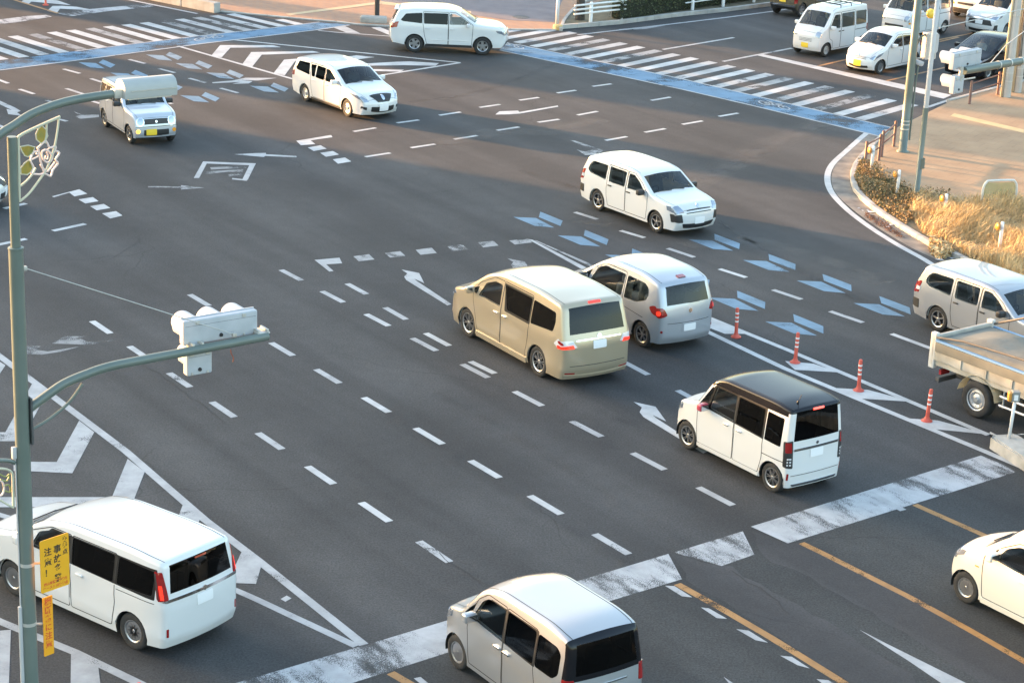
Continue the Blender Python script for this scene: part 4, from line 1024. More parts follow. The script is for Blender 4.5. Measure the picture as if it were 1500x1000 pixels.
S_AD = dict(W=.8475, wb=2.60, rad=.29, tw=.17, style='S', P=[(2.02,.18),(2.16,.40,.12),(2.12,.66,.15),(1.88,.83,.2),(1.12,.98,.15,'W0'),(.30,1.42,.2,'W1'),(-.2,1.49,.3),(-1.4,1.48,.3),(-1.98,1.40,.12,'R0'),(-2.18,.98,.1,'R1'),(-2.25,.78,.1),(-2.24,.40,.06),(-2.15,.24)],
  body=dict(tumble=.13, belt=.90, r_top=.07, r_end=.13, cf=.24, af=.85, cr=.10, nose=.15, tail=.06, crease=[(.74,.008,.06)]),
  win=W_(G_CLEAR, .05, [(.80,.975),(-.02,.95),(-.04,1.35),(.15,1.35),(.45,1.20)])+W_(G_TINT, .04, [(-.10,.95),(-.62,.955),(-.62,1.36),(-.10,1.36)], [(-.68,.955),(-.86,.96),(-1.0,1.33),(-.68,1.36)], [(-1.0,.97),(-1.80,1.02),(-1.90,1.08),(-1.74,1.32),(-1.10,1.35)]),
  doors=[[(.90,.27),(-.06,.27),(-.06,1.41),(.2,1.41),(.60,1.18),(.96,.96),(.92,.62)], [(-.08,.27),(-.80,.27),(-.88,.56),(-.93,.95),(-1.05,1.38),(-.08,1.41)]],
  handles=[(.08,.84,.15),(-.74,.84,.15)], seats=[.2,-.7], seat_z=.56,
  front=[('headlamp', [(.50,.62),(.66,.62),(.98,.74),(1.20,.86),(.66,.78)], .008, HEADL, BOTH), ('grille', [(-.44,.75),(-.22,.57),(.22,.57),(.44,.75),(.3,.76),(-.3,.76)], .008, PLASTIC), ('chrome_badge', circ(0,.67,.06), .016, CHROME), ('lower_grille', rect(-.44,.44,.33,.46), .008, PLASTIC), ('intake', [(.58,.35),(.82,.39),(.80,.47),(.58,.45)], .008, PLASTIC, BOTH), ('licence_plate', rect(-.17,.17,.36,.52), .016, PLATEW)],
  rear=[('tail_lamp', [(.70,.76),(1.02,.80),(1.0,.98),(.74,.96)], .010, TAILR, BOTH, .03), ('licence_plate', rect(-.17,.17,.62,.78), .012, PLATEW)],
  side=[('sill_skirt', [(.92,.18),(-.92,.18),(-.92,.25),(.92,.25)], .008, PLASTIC)])

S_FORESTER = dict(W=.89, wb=2.615, rad=.345, tw=.21, style='H5', P=[(2.05,.30),(2.20,.50,.12),(2.18,.88,.12),(1.96,1.07,.18),(1.05,1.16,.15,'W0'),(.35,1.60,.2,'W1'),(-.1,1.69,.3),(-1.3,1.68,.25),(-1.95,1.61,.10,'R0'),(-2.16,1.16,.1,'R1'),(-2.26,.98,.1),(-2.28,.57,.08),(-2.16,.36)],
  body=dict(tumble=.13, belt=1.02, r_top=.07, r_end=.13, cf=.20, cr=.12, nose=.10, tail=.06, crease=[(.92,.012,.07),(.46,.012,.07)]),
  win=W_(G_CLEAR, .05, [(.86,1.15),(.02,1.125),(.02,1.53),(.20,1.53),(.52,1.40)])+W_(G_TINT, .04, [(-.05,1.125),(-.96,1.13),(-.98,1.53),(-.05,1.54)], [(-1.03,1.135),(-1.76,1.19),(-1.86,1.24),(-1.66,1.48),(-1.03,1.53)]),
  doors=[[(.88,.36),(-.01,.36),(-.01,1.58),(.25,1.58),(.62,1.36),(.92,1.14),(.90,.7)], [(-.03,.36),(-.84,.36),(-.94,.72),(-1.0,1.14),(-1.0,1.58),(-.03,1.58)]],
  handles=[(.10,.96,.17),(-.82,.96,.17)], seats=[.2,-.75], seat_z=.68, mirror=(.74,1.14),
  front=[('headlamp', [(.50,.80),(.74,.78),(1.04,.88),(1.08,.96),(.60,.92)], .008, HEADL, BOTH), ('grille', rect(-.42,.42,.70,.88), .008, CHROME), ('lower_grille', rect(-.62,.62,.36,.54), .008, PLASTIC)],
  rear=[('tail_lamp', [(.70,.92),(1.06,.96),(1.04,1.18),(.76,1.12)], .010, TAILR, BOTH, .03)],
  side=[('cladding', [(.9,.27),(-.9,.27),(-.9,.36),(.9,.36)], .010, PLASTIC), ('door_moulding', [(.80,.52),(-.80,.52),(-.80,.55),(.80,.55)], .012, WHITE)])

S_PORTE = dict(W=.845, wb=2.60, rad=.30, tw=.18, style='B6', P=[(1.9,.20),(2.02,.40,.1),(1.98,.72,.15),(1.70,.95,.2),(1.25,1.08,.1,'W0'),(.42,1.60,.2,'W1'),(-.1,1.71,.3),(-1.2,1.70,.3),(-1.74,1.58,.12,'R0'),(-1.91,1.08,.08,'R1'),(-1.95,.85,.08),(-1.96,.38,.06),(-1.88,.22)],
  body=dict(tumble=.14, belt=1.0, r_top=.075, r_end=.15, cf=.20, cr=.13, ar=.6, nose=.10, tail=.08, crease=[(.90,.014,.08),(.52,.010,.06)]),
  win=W_(G_CLEAR, .05, [(1.10,1.09),(.80,1.065),(.64,1.38)], [(.70,1.05),(-.50,1.0),(-.54,1.52),(.24,1.52),(.48,1.42)], [(-.62,1.0),(-1.08,1.02),(-1.40,1.14),(-1.46,1.28),(-1.40,1.44),(-1.24,1.51),(-.62,1.52)]),
  doors=[[(.94,.30),(-.56,.30),(-.57,1.58),(.25,1.58),(.62,1.40),(.86,1.05),(.98,.7)]], seat_mat=SEATM, seats=[.3,-.75], seat_z=.60, rw=G_MID, mirror_mat=PLASTIC,
  side=[('slide_rail', [(-.58,.80),(-1.35,.72),(-1.35,.735),(-.58,.815)], .004, SEAM)],
  rear=[('tail_lamp', [(.60,.90),(.80,.85),(1.02,.92),(1.10,1.04),(.96,1.10),(.70,1.08)], .014, TAILR, BOTH, .05), ('tail_lamp', circ(.82,.965,.055), .020, TAILLIT, BOTH, 0), ('licence_plate', rect(-.17,.17,.50,.66), .012, PLATEW), ('plate_recess', rect(-.22,.22,.47,.69), .004, SILVER), ('chrome_badge', circ(0,.96,.05), .012, CHROME), ('stop_lamp', rect(-.11,.11,1.60,1.63), .02, TAILR), ('hatch_seam', rect(-.60,.60,.70,.71), .003, SEAM), ('rear_wiper', rect(-.28,.02,1.115,1.13), .03, PLASTIC), ('reflector', circ(.74,.52,.03), .008, TAILR, BOTH, 0)],
  front=[('headlamp', [(.50,.66),(.80,.68),(1.0,.82),(.66,.86)], .008, HEADL, BOTH)])

def kei_rear(pm, lit=TAILR): return [('tail_lamp', [(.585,.82),(.80,.82),(.80,1.08),(.60,1.10)], .012, lit, BOTH, .03), ('licence_plate', rect(-.165,.165,.72,.885), .012, pm), ('chrome_strip', rect(-.35,.35,.92,.945), .010, CHROME), ('reflector', rect(.62,.70,.34,.38), .006, TAILR, BOTH, .01)]
S_KEIBOX = dict(W=.7375, wb=2.46, rad=.28, tw=.155, style='H9', P=[(1.62,.20),(1.72,.40,.08),(1.68,.78,.12),(1.52,.98,.14),(1.12,1.08,.08,'W0'),(.66,1.60,.16,'W1'),(.25,1.72,.25),(-1.1,1.74,.3),(-1.56,1.66,.12,'R0'),(-1.645,1.10,.08,'R1'),(-1.68,.8,.06),(-1.67,.36,.06),(-1.6,.22)],
  body=dict(tumble=.10, belt=.98, r_top=.07, r_end=.10, cf=.15, cr=.06, nose=.08, tail=.05, crease=[(.86,.012,.07)]),
  win=W_(G_CLEAR, .04, [(1.02,1.09),(.86,1.08),(.72,1.36)], [(.80,1.08),(.0,1.03),(.0,1.52),(.46,1.52),(.60,1.42)])+W_(G_TINT, .05, [(-.07,1.03),(-.80,1.0),(-.80,1.52),(-.07,1.53)], [(-.86,1.0),(-1.30,1.0),(-1.42,1.10),(-1.42,1.42),(-1.32,1.50),(-.86,1.52)]),
  doors=[[(.86,.28),(-.03,.28),(-.03,1.58),(.48,1.58),(.70,1.42),(.90,1.06),(.90,.7)], [(-.05,.28),(-.84,.28),(-.90,.6),(-.83,.96),(-.83,1.56),(-.05,1.58)]],
  zones=[(lambda x, z: x < -1.50 and z > 1.06, 'rear_panel', BLACK)], rings=[[(-1.50,1.06),(-3,1.06),(-3,3),(-1.50,3)]], door_top=1.50, trim=[[(.62,1.06),(-.86,.98),(-.86,1.55),(.40,1.54)]], handles=[(.08,.90,.16),(-.16,.90,.16)], handle_mat=CHROME, seats=[.25,-.7], seat_z=.62,
  rear=kei_rear(PLATEY), front=[('headlamp', [(.42,.72),(.66,.74),(.88,.86),(.84,.96),(.50,.90)], .008, HEADL, BOTH), ('grille', rect(-.36,.36,.70,.82), .006, PLASTIC)])
S_KEIROUND = dict(S_KEIBOX, zones=[], rings=[], style='H9', wb=2.425, P=[(1.6,.20),(1.70,.38,.1),(1.67,.72,.15),(1.44,.96,.2),(1.02,1.06,.12,'W0'),(.45,1.50,.2,'W1'),(0,1.60,.3),(-1.0,1.60,.3),(-1.5,1.5,.15,'R0'),(-1.65,1.05,.1,'R1'),(-1.69,.8,.1),(-1.67,.34,.06),(-1.6,.22)],
  body=dict(tumble=.12, belt=.95, r_top=.08, r_end=.13, cf=.19, cr=.10, nose=.10, tail=.06, crease=[(.80,.012,.08)]),
  win=W_(G_CLEAR, .05, [(.84,1.05),(.70,1.04),(.58,1.26)], [(.64,1.04),(-.10,1.0),(-.12,1.42),(.20,1.42),(.45,1.30)], [(-.18,1.0),(-.80,1.0),(-1.02,1.12),(-1.02,1.36),(-.18,1.43)]),
  doors=[[(.82,.28),(-.13,.28),(-.15,1.47),(.22,1.47),(.55,1.28),(.86,1.02),(.86,.66)], [(-.15,.28),(-.80,.28),(-.90,.6),(-1.0,.9),(-1.05,1.40),(-.17,1.47)]], trim=[], handles=[(.0,.88,.14),(-.82,.90,.14)], handle_mat=IVORY,
  side=[('fender_lamp', [(.94,.78),(1.02,.78),(1.02,.80),(.94,.80)], .008, AMBER), ('sill_skirt', [(.84,.18),(-.84,.18),(-.84,.27),(.84,.27)], .018, IVORY)])
S_KEIVAN = dict(W=.7375, wb=2.43, rad=.275, tw=.15, style='S', P=[(1.62,.24),(1.68,.42,.06),(1.66,.85,.1),(1.53,1.08,.1),(1.38,1.14,.06,'W0'),(.86,1.72,.14,'W1'),(.6,1.84,.2),(-1.2,1.88,.3),(-1.62,1.83,.1,'R0'),(-1.69,1.15,.06,'R1'),(-1.70,.45,.05),(-1.66,.26)],
  body=dict(tumble=.09, belt=1.05, r_top=.06, r_end=.09, cf=.12, cr=.05, nose=.06, tail=.03),
  win=W_(G_CLEAR, .05, [(1.14,1.12),(.40,1.08),(.40,1.62),(.76,1.62)], [(.28,1.08),(-.62,1.08),(-.62,1.64),(.28,1.64)], [(-.74,1.08),(-1.48,1.10),(-1.52,1.62),(-.74,1.65)]),
  doors=[[(.82,.30),(.34,.30),(.34,1.70),(.80,1.70),(1.20,1.12),(1.10,.72),(.90,.62)], [(.32,.30),(-.66,.30),(-.68,1.70),(.32,1.70)]],
  handles=[(.44,.96,.12),(.20,.96,.12)], handle_mat=PLASTIC, seats=[.55], seat_z=.78, rw=G_CLEAR, mirror=(1.08,1.16),
  side=[('slide_rail', [(-.70,.90),(-1.55,.90),(-1.55,.925),(-.70,.925)], .004, SEAM)],
  front=[('headlamp', [(.42,.78),(.66,.77),(.70,.80),(.70,1.0),(.46,1.0)], .008, HEADL, BOTH, .04), ('licence_plate', rect(-.165,.165,.36,.525), .012, PLATEY), ('grille', rect(-.30,.30,.60,.615), .004, PLASTIC), ('grille', rect(-.30,.30,.65,.665), .004, PLASTIC), ('grille', rect(-.30,.30,.70,.712), .004, PLASTIC)], rear=kei_rear(PLATEY))
S_KEIVAN2 = dict(S_KEIVAN, front=[('headlamp', [(.44,.76),(.68,.76),(.70,.80),(.70,1.0),(.46,.98)], .008, HEADL, BOTH, .05), ('turn_lamp', rect(.66,.78,.66,.74), .010, AMBER, BOTH), ('grille', rect(-.40,.40,.80,.812), .004, PLASTIC), ('lower_grille', rect(-.45,.45,.50,.60), .006, PLASTIC), ('licence_plate', rect(-.165,.165,.36,.50), .012, PLATEY)])
S_KEIVAN3 = dict(S_KEIVAN, front=[('headlamp', [(.42,.78),(.66,.77),(.70,.80),(.70,1.0),(.46,1.0)], .008, HEADL, BOTH, .04), ('grille', rect(-.40,.40,.62,.72), .005, PLASTIC), ('turn_lamp', rect(.56,.70,.60,.68), .010, AMBER, BOTH), ('bumper', rect(-.72,.72,.26,.46), .02, PLASTIC)])
S_MIRA = dict(W=.7375, wb=2.455, rad=.275, tw=.15, style='H9', P=[(1.6,.18),(1.72,.38,.1),(1.68,.64,.15),(1.45,.84,.2),(.98,.98,.12,'W0'),(.25,1.40,.2,'W1'),(-.2,1.49,.3),(-1.0,1.47,.3),(-1.45,1.36,.12,'R0'),(-1.62,.98,.1,'R1'),(-1.67,.75,.1),(-1.65,.32,.06),(-1.58,.22)],
  body=dict(tumble=.12, belt=.90, r_top=.07, r_end=.12, cf=.18, cr=.09, nose=.12, tail=.06, crease=[(.74,.010,.06)]),
  win=W_(G_CLEAR, .05, [(.68,.97),(-.18,.94),(-.18,1.34),(.10,1.34),(.36,1.21)], [(-.25,.94),(-.95,.96),(-1.13,1.06),(-1.04,1.29),(-.25,1.35)]),
  doors=[[(.84,.27),(-.21,.27),(-.21,1.40),(.12,1.40),(.48,1.18),(.82,.94),(.86,.6)], [(-.23,.27),(-.82,.27),(-.92,.6),(-1.05,.9),(-1.10,1.34),(-.23,1.40)]],
  handles=[(-.08,.83,.14),(-.85,.84,.14)], seats=[.05,-.75], seat_z=.50, ws=G_WS,
  front=[('headlamp', [(.46,.60),(.66,.58),(.92,.72),(1.0,.84),(.60,.74)], .008, HEADL, BOTH), ('grille', rect(-.34,.34,.56,.575), .005, PLASTIC), ('grille', rect(-.34,.34,.60,.612), .005, PLASTIC), ('chrome_badge', circ(0,.66,.035), .010, CHROME), ('licence_plate', rect(-.165,.165,.34,.505), .014, PLATEY), ('lower_grille', rect(-.42,.42,.28,.36), .006, PLASTIC)], rear=kei_rear(PLATEY))
S_NAKED = dict(W=.7375, wb=2.36, rad=.285, tw=.155, style='A6', P=[(1.62,.24),(1.70,.38,.06),(1.69,.58,.05),(1.63,.84,.08),(1.50,.95,.1),(.74,1.06,.06,'W0'),(.34,1.46,.1,'W1'),(.1,1.54,.15),(-1.2,1.54,.2),(-1.60,1.50,.08,'R0'),(-1.66,1.0,.06,'R1'),(-1.69,.5,.06),(-1.62,.26)],
  body=dict(tumble=.10, belt=.98, r_top=.05, r_end=.08, cf=.10, cr=.05, nose=.05, tail=.03, crease=[(.55,.012,.05)]),
  win=W_(G_CLEAR, .04, [(.56,1.04),(-.20,1.02),(-.20,1.40),(.28,1.40)], [(-.28,1.02),(-.95,1.02),(-.95,1.40),(-.28,1.41)], [(-1.03,1.02),(-1.48,1.03),(-1.50,1.38),(-1.03,1.40)]),
  doors=[[(.80,.30),(-.23,.30),(-.23,1.45),(.30,1.45),(.64,1.04),(.84,1.0),(.84,.6)], [(-.25,.30),(-.84,.30),(-.92,.66),(-.99,1.0),(-.99,1.45),(-.25,1.45)]],
  handles=[(-.08,.92,.12),(-.80,.92,.12)], mirror_mat=PLASTIC, seats=[.0,-.8], seat_z=.60, seat_mat=SEATM, mirror=(.50,1.10),
  front=[('headlamp_ring', circ(.50,.74,.125), .010, CHROME, BOTH, 0), ('headlamp', circ(.50,.74,.10), .022, HEADL, BOTH, 0), ('grille', rect(-.38,.38,.66,.81), .008, PLASTIC), ('chrome_badge', circ(0,.735,.035), .014, CHROME), ('lower_grille', rect(-.40,.40,.34,.50), .006, PLASTIC), ('licence_plate', rect(-.33,.0,.355,.52), .014, PLATEY), ('turn_lamp', circ(-.58,.46,.062), .014, AMBLIT, (1,), 0), ('turn_lamp', circ(.58,.46,.062), .012, AMBER, (1,), 0), ('bumper_seam', rect(-.66,.66,.585,.60), .004, SEAM), ('bumper_lip', rect(-.64,.64,.25,.28), .008, CHROME)], rear=kei_rear(PLATEY))
S_HUSTLER = dict(S_NAKED, style='H5', rad=.30, P=[(1.58,.28),(1.69,.43,.08),(1.66,.80,.1),(1.5,.98,.12),(.85,1.08,.1,'W0'),(.42,1.55,.12,'W1'),(.2,1.64,.2),(-1.2,1.64,.2),(-1.57,1.58,.1,'R0'),(-1.66,1.05,.08,'R1'),(-1.69,.5,.06),(-1.6,.32)],
  win=W_(G_TINT, .04, [(.62,1.06),(-.20,1.04),(-.20,1.48),(.36,1.48)], [(-.28,1.04),(-.95,1.04),(-.95,1.48),(-.28,1.49)]), front=[], rear=[('tail_lamp', [(.60,.62),(.78,.62),(.78,.82),(.60,.82)], .010, TAILR, BOTH), ('bumper_insert', rect(-.66,.66,.46,.53), .014, CHROME), ('licence_plate', rect(-.165,.165,.62,.78), .012, PLATEY), ('bumper', rect(-.66,.66,.32,.44), .010, PLASTIC)])
S_PRIUS = dict(S_AD, style='H10', P=[(2.1,.18),(2.22,.40,.12),(2.17,.64,.15),(1.92,.80,.2),(1.25,.96,.2,'W0'),(.1,1.42,.25,'W1'),(-.4,1.47,.3),(-1.2,1.40,.3),(-1.80,1.20,.15,'R0'),(-2.15,1.02,.06,'R1'),(-2.25,.78,.1),(-2.24,.40,.06),(-2.15,.24)], wb=2.70,
  win=W_(G_CLEAR, .05, [(.90,.975),(-.02,.95),(-.04,1.32),(.10,1.32),(.45,1.17)], [(-.10,.95),(-.86,.97),(-1.2,1.10),(-1.1,1.22),(-.10,1.33)]), doors=[[(.90,.27),(-.06,.27),(-.06,1.36),(.15,1.36),(.60,1.14),(1.0,.96),(.94,.62)], [(-.08,.27),(-.84,.27),(-.92,.56),(-1.1,.92),(-1.25,1.14),(-1.1,1.28),(-.08,1.36)]])

# ---- the vehicles, each set on its own tyre marks
def put(name, label, S, m, fpx=None, rpx=None, side=1, heading=None, which='f', cat='car', group=None):
    if heading is None: loc, h = place(fpx, rpx, side, S['wb'], S['W'])
    else: loc, h = place1(fpx, side, S['wb'], S['W'], heading, which)
    loc.z = .006
    return car(name, label, S, m, loc, h, group, cat)
SIDE_RD = math.atan2(*(lambda v: (v.y, v.x))((px(1059,90.5)-px(1160,71))))    # towards the camera on the side road
put('minivan', 'gold minivan with dark spoked wheels and lit red tail lamps in the turning lane', S_GOLD, GOLD, (683,493), (788,552), 1, cat='minivan')
put('compact_car', 'silver rounded compact car just beside the gold minivan, brake lamps glowing', S_PORTE, SILVER, (938,508), None, 1, LANE-.01, 'r')
put('kei_car', 'tall white box car with glossy black roof and a red reflection painted on its door mirrors', S_NBOX, WHITE, (1004,657), (1129,720.5), 1)
put('minivan', 'large white minivan behind the lamp pole, tall red tail lamps, on the striped island', S_NOAH_LOW, WHITE, (21,873), (193,950.5), 1, cat='minivan')
put('delivery_wagon', 'white delivery wagon with black bumper corners driving towards the camera across the middle', S_PROBOX, WHITE, (960,341), (874,308.5), -1, cat='wagon')
put('delivery_wagon', 'silver delivery wagon partly hidden by the dump truck, beside the dry grass', S_PROBOX, SILVER2, (1371,485), None, -1, TO_CAM+.02, 'r', cat='wagon')
put('station_wagon', 'white station wagon with black V grille and steel wheels by the striped island', S_AD, WHITE, (509,171.5), (446,148.5), -1, cat='wagon')
fo_, foB = put('suv', 'white SUV with five spoke wheels crossing at the far crosswalk', S_FORESTER, WHITE, (705,81.5), (608,77.5), -1, cat='suv')
bm = bmesh.new(); box(bm, -2.12, -1.88, -.60, .60, 1.585, 1.615, .012); obj('roof_spoiler', bm, WHITE, fo_, True)
put('kei_car', 'small silver boxy car with round headlamps and a yellow plate under the street lamp', S_NAKED, SILVERL, (188,209.5), (154,186.5), -1)
put('kei_car', 'silver tall box car with yellow plate driving over the white band at the bottom', S_KEIBOX, SILVER2, (668,979), None, 1, LANE-.01, 'f')
put('kei_car', 'ivory small car with silver wheel covers cut off by the right edge', S_KEIROUND, IVORY, (1411,882.5), None, 1, LANE+.01, 'f')
v1, v1B = put('kei_van', 'white small van with a black roof rack waiting at the stop line', S_KEIVAN, WHITE, (1209.5,84), None, 1, SIDE_RD, 'f', cat='van')
mi, miB = put('kei_car', 'small white hatchback with yellow plate and a driver waiting at the stop line', S_MIRA, WHITE, (1289,109.5), None, 1, SIDE_RD, 'f')
put('kei_van', 'white small van right behind the waiting white hatchback', S_KEIVAN2, WHITE, (1382,49.5), None, 1, SIDE_RD, 'r', cat='van')
put('kei_van', 'white small van with dark bumper at the very top, left of the white minivan', S_KEIVAN3, WHITE, (1440,30), None, 1, SIDE_RD, 'f', cat='van')
put('minivan', 'white minivan with bold chrome and black grille queueing behind the black car', S_NOAH, WHITE, (1473,56), None, 1, SIDE_RD, 'f', cat='minivan')
bl, blB = put('car', 'glossy black car waiting partly hidden behind the far traffic signal', S_PRIUS, BLACK, (1447,117), None, 1, SIDE_RD, 'f')
put('kei_suv', 'dark olive small SUV driving away at the top edge', S_HUSTLER, OLIVE, (1174,25.5), None, -1, SIDE_RD+math.pi, 'r', cat='suv')
# car of which only the nose shows at the left edge
d = Vector((math.cos(.10), math.sin(.10), 0)); tip = px(-6,312)
car('car', 'white and black car nose at the left edge behind the lamp pole', S_AD, WHITE, (tip-d*2.16+Vector((0,.7,.006))), .10, None, 'car')

# roof ribs and aerial of the black-roofed box car
nb = [o for o in col.objects if o.get('label', '').startswith('tall white box car')][0]
bm = bmesh.new(); tube(bm, [(-1.38,.30,1.79),(-1.46,.30,1.97)], .006, 5); tube(bm, [(-1.37,.30,1.79),(-1.39,.30,1.82)], .02, 8); obj('aerial', bm, PLASTIC, nb)
# roof rack of the small van
bm = bmesh.new()
for y in (-.5,-.25,0,.25,.5): tube(bm, [(-1.25,y,1.98),(.35,y,1.98)], .014, 6)
for x in (-1.2,-.45,.3):
    tube(bm, [(x,-.62,1.72),(x,-.60,1.95),(x,-.56,1.97),(x,.56,1.97),(x,.60,1.95),(x,.62,1.72)], .018, 6)
obj('roof_rack', bm, PLASTIC, v1)

# aerials and small fittings
# ---- dump truck
def truck():
    wb, W = 2.8, .95; h = TO_CAM+.03
    loc, hh = place1((1427,611), -1, wb, W, h, 'r'); loc.z = .006
    root = empty('dump_truck', loc, h); tag(root, 'cream dump truck with a grey tarp over its bed at the right edge', 'truck')
    CREAM = noise_mat('truck_cream', (.27,.255,.215), (.45,.425,.37), 2.2, .6, bump=.1); TARP = noise_mat('tarp', (.115,.115,.098), (.17,.17,.145), 1.6, .8, bump=.4, bscale=5); FRAME = noise_mat('truck_frame', (.05,.05,.05), (.09,.085,.08), 5, .7)
    bm = bmesh.new(); box(bm, -2.4, 2.4, .28, .40, .52, .72, .01); box(bm, -2.4, 2.4, -.40, -.28, .52, .72, .01)
    for x in (-2.3,-1.2,0,1.2,2.3): box(bm, x-.05, x+.05, -.28, .28, .54, .70)
    box(bm, -1.45, -1.30, -.80, .80, .36, .46, .02); obj('chassis', bm, FRAME, root)
    # bed: floor, two drop sides, tailgate, posts
    bm = bmesh.new(); box(bm, -2.66, .85, -.92, .92, .80, .94, .01); bed = obj('bed', bm, CREAM, root)
    for sg in (1, -1):
        bm = bmesh.new(); box(bm, -2.64, .85, sg*.93-.025, sg*.93+.025, .92, 1.34, .012)
        for x in (-1.9,-1.2,-.5,.2): box(bm, x-.03, x+.03, sg*.96-.02, sg*.96+.02, .94, 1.32, .006)
        obj('side_board', bm, CREAM, bed)
        bm = bmesh.new(); box(bm, -2.65, .86, sg*.935-.04, sg*.935+.04, 1.335, 1.375, .01); obj('board_rail', bm, mat('rail_blue', (.12,.25,.42), .5), bed)
    for sg in (1, -1):
        bm = bmesh.new(); box(bm, -2.62, .86, sg*.972-.012, sg*.972+.012, 1.13, 1.333, .004); obj('tarp_skirt', bm, TARP, bed)
    bm = bmesh.new(); box(bm, -2.75, -2.65, -.96, .96, .78, 1.46, .03); 
    obj('tailgate', bm, CREAM, bed)
    for y in (-.9, .9):
        bm = bmesh.new(); box(bm, -2.79, -2.64, y-.06, y+.06, .72, 1.52, .02); obj('tailgate_post', bm, mat('tailgate_white', (.55,.53,.48), .5), bed)
    bm = bmesh.new(); box(bm, .85, .95, -.95, .95, .80, 2.0, .02); obj('headboard', bm, CREAM, bed)
    # tarp heaped over the load
    bm = bmesh.new(); nx, ny = 22, 14; V = []
    r2 = random.Random(5)
    for i in range(nx+1):
        for j in range(ny+1):
            x = -2.66+3.50*i/nx; y = -.93+1.86*j/ny; e = min(1, 4*(i/nx), 4*(1-i/nx)+.4)*min(1, 3.2*min(j/ny, 1-j/ny))
            V.append(bm.verts.new((x, y, 1.385+.10*e+.03*math.sin(3*x+1)*e+r2.uniform(-.008,.008)*e-(.10 if j in (0, ny) else 0))))
    for i in range(nx):
        for j in range(ny): bm.faces.new((V[i*(ny+1)+j], V[(i+1)*(ny+1)+j], V[(i+1)*(ny+1)+j+1], V[i*(ny+1)+j+1]))
    obj('tarp', bm, TARP, bed, True)
    # tarp frame flap at the rear corner
    bm = bmesh.new(); tube(bm, [(-2.66,-.93,1.42),(-1.9,-.93,1.55),(-.5,-.93,1.62),(.85,-.93,1.66)], .025, 6); tube(bm, [(-2.66,.93,1.42),(-1.6,.93,1.9),(-.9,.93,1.52)], .03, 6); obj('tarp_frame', bm, FRAME, bed)
    # wheels, mudguards, side guard, bumper bar
    hub, tyre, rim = wheel_meshes(.40, .24, 'S', ('truck',))
    for x, ys in ((wb/2, (.80,-.80)), (-wb/2, (.83,-.83))):
        for y in ys:
            o = link('wheel', hub, None, root); o.location = (x, y, .40); o.rotation_euler = (R(-90) if y > 0 else R(90), 0, 0); link('tyre', tyre, None, o); link('rim', rim, None, o)
    for sg in (1, -1):
        bm = bmesh.new(); prof = [(-wb/2+.52*math.cos(a), .40+.52*math.sin(a)) for a in [math.pi*(.95-.9*k/10) for k in range(11)]]
        for (x0, z0), (x1, z1) in zip(prof, prof[1:]):
            bm.faces.new([bm.verts.new(p) for p in ((x0, sg*.68, z0), (x1, sg*.68, z1), (x1, sg*.96, z1), (x0, sg*.96, z0))])
        bmesh.ops.solidify(bm, geom=bm.faces[:], thickness=.02)
        obj('mudguard', bm, mat('mudguard_cream', (.60,.55,.42), .6), root)
        bm = bmesh.new()
        for z in (.46,.66): tube(bm, [(-.80,sg*.90,z),(.80,sg*.90,z)], .03, 6)
        for x in (-.7,.0,.7): tube(bm, [(x,sg*.90,.42),(x,sg*.90,.80)], .022, 6)
        obj('side_guard', bm, STEEL, root)
    bm = bmesh.new(); box(bm, -2.62, -2.50, -.88, .88, .42, .53, .02); box(bm, -2.5, -2.3, -.35, -.28, .45, .60); box(bm, -2.5, -2.3, .28, .35, .45, .60); obj('rear_bumper', bm, FRAME, root)
    for sg in (1, -1):
        bm = bmesh.new(); box(bm, -2.55, -2.48, sg*.72-.14, sg*.72+.14, .60, .72, .01); obj('tail_lamp', bm, TAILR, root)
    # cab
    bm = bmesh.new(); prism(bm, [(1.02,.45),(2.55,.45),(2.62,.75),(2.58,1.15),(2.30,1.98),(2.15,2.05),(1.08,2.05),(1.02,1.98)], -.86, .86, Matrix.Rotation(R(90), 4, 'X'))
    bmesh.ops.bevel(bm, geom=[e for e in bm.edges if e.calc_length() > .3], offset=.04, segments=2, affect='EDGES'); obj('cab', bm, CREAM, root)
    for sg in (1, -1):
        bm = bmesh.new(); prism(bm, [(1.25,1.22),(2.42,1.20),(2.20,1.88),(1.25,1.88)], -.004, .004, Matrix.Translation((0, sg*.866, 0))@Matrix.Rotation(R(90), 4, 'X')); obj('window', bm, G_TINT, root)
    bm = bmesh.new(); bm.faces.new([bm.verts.new(p) for p in ((2.585,-.78,1.2),(2.585,.78,1.2),(2.335,.74,1.9),(2.335,-.74,1.9))]); obj('windscreen', bm, G_TINT, root)
truck()

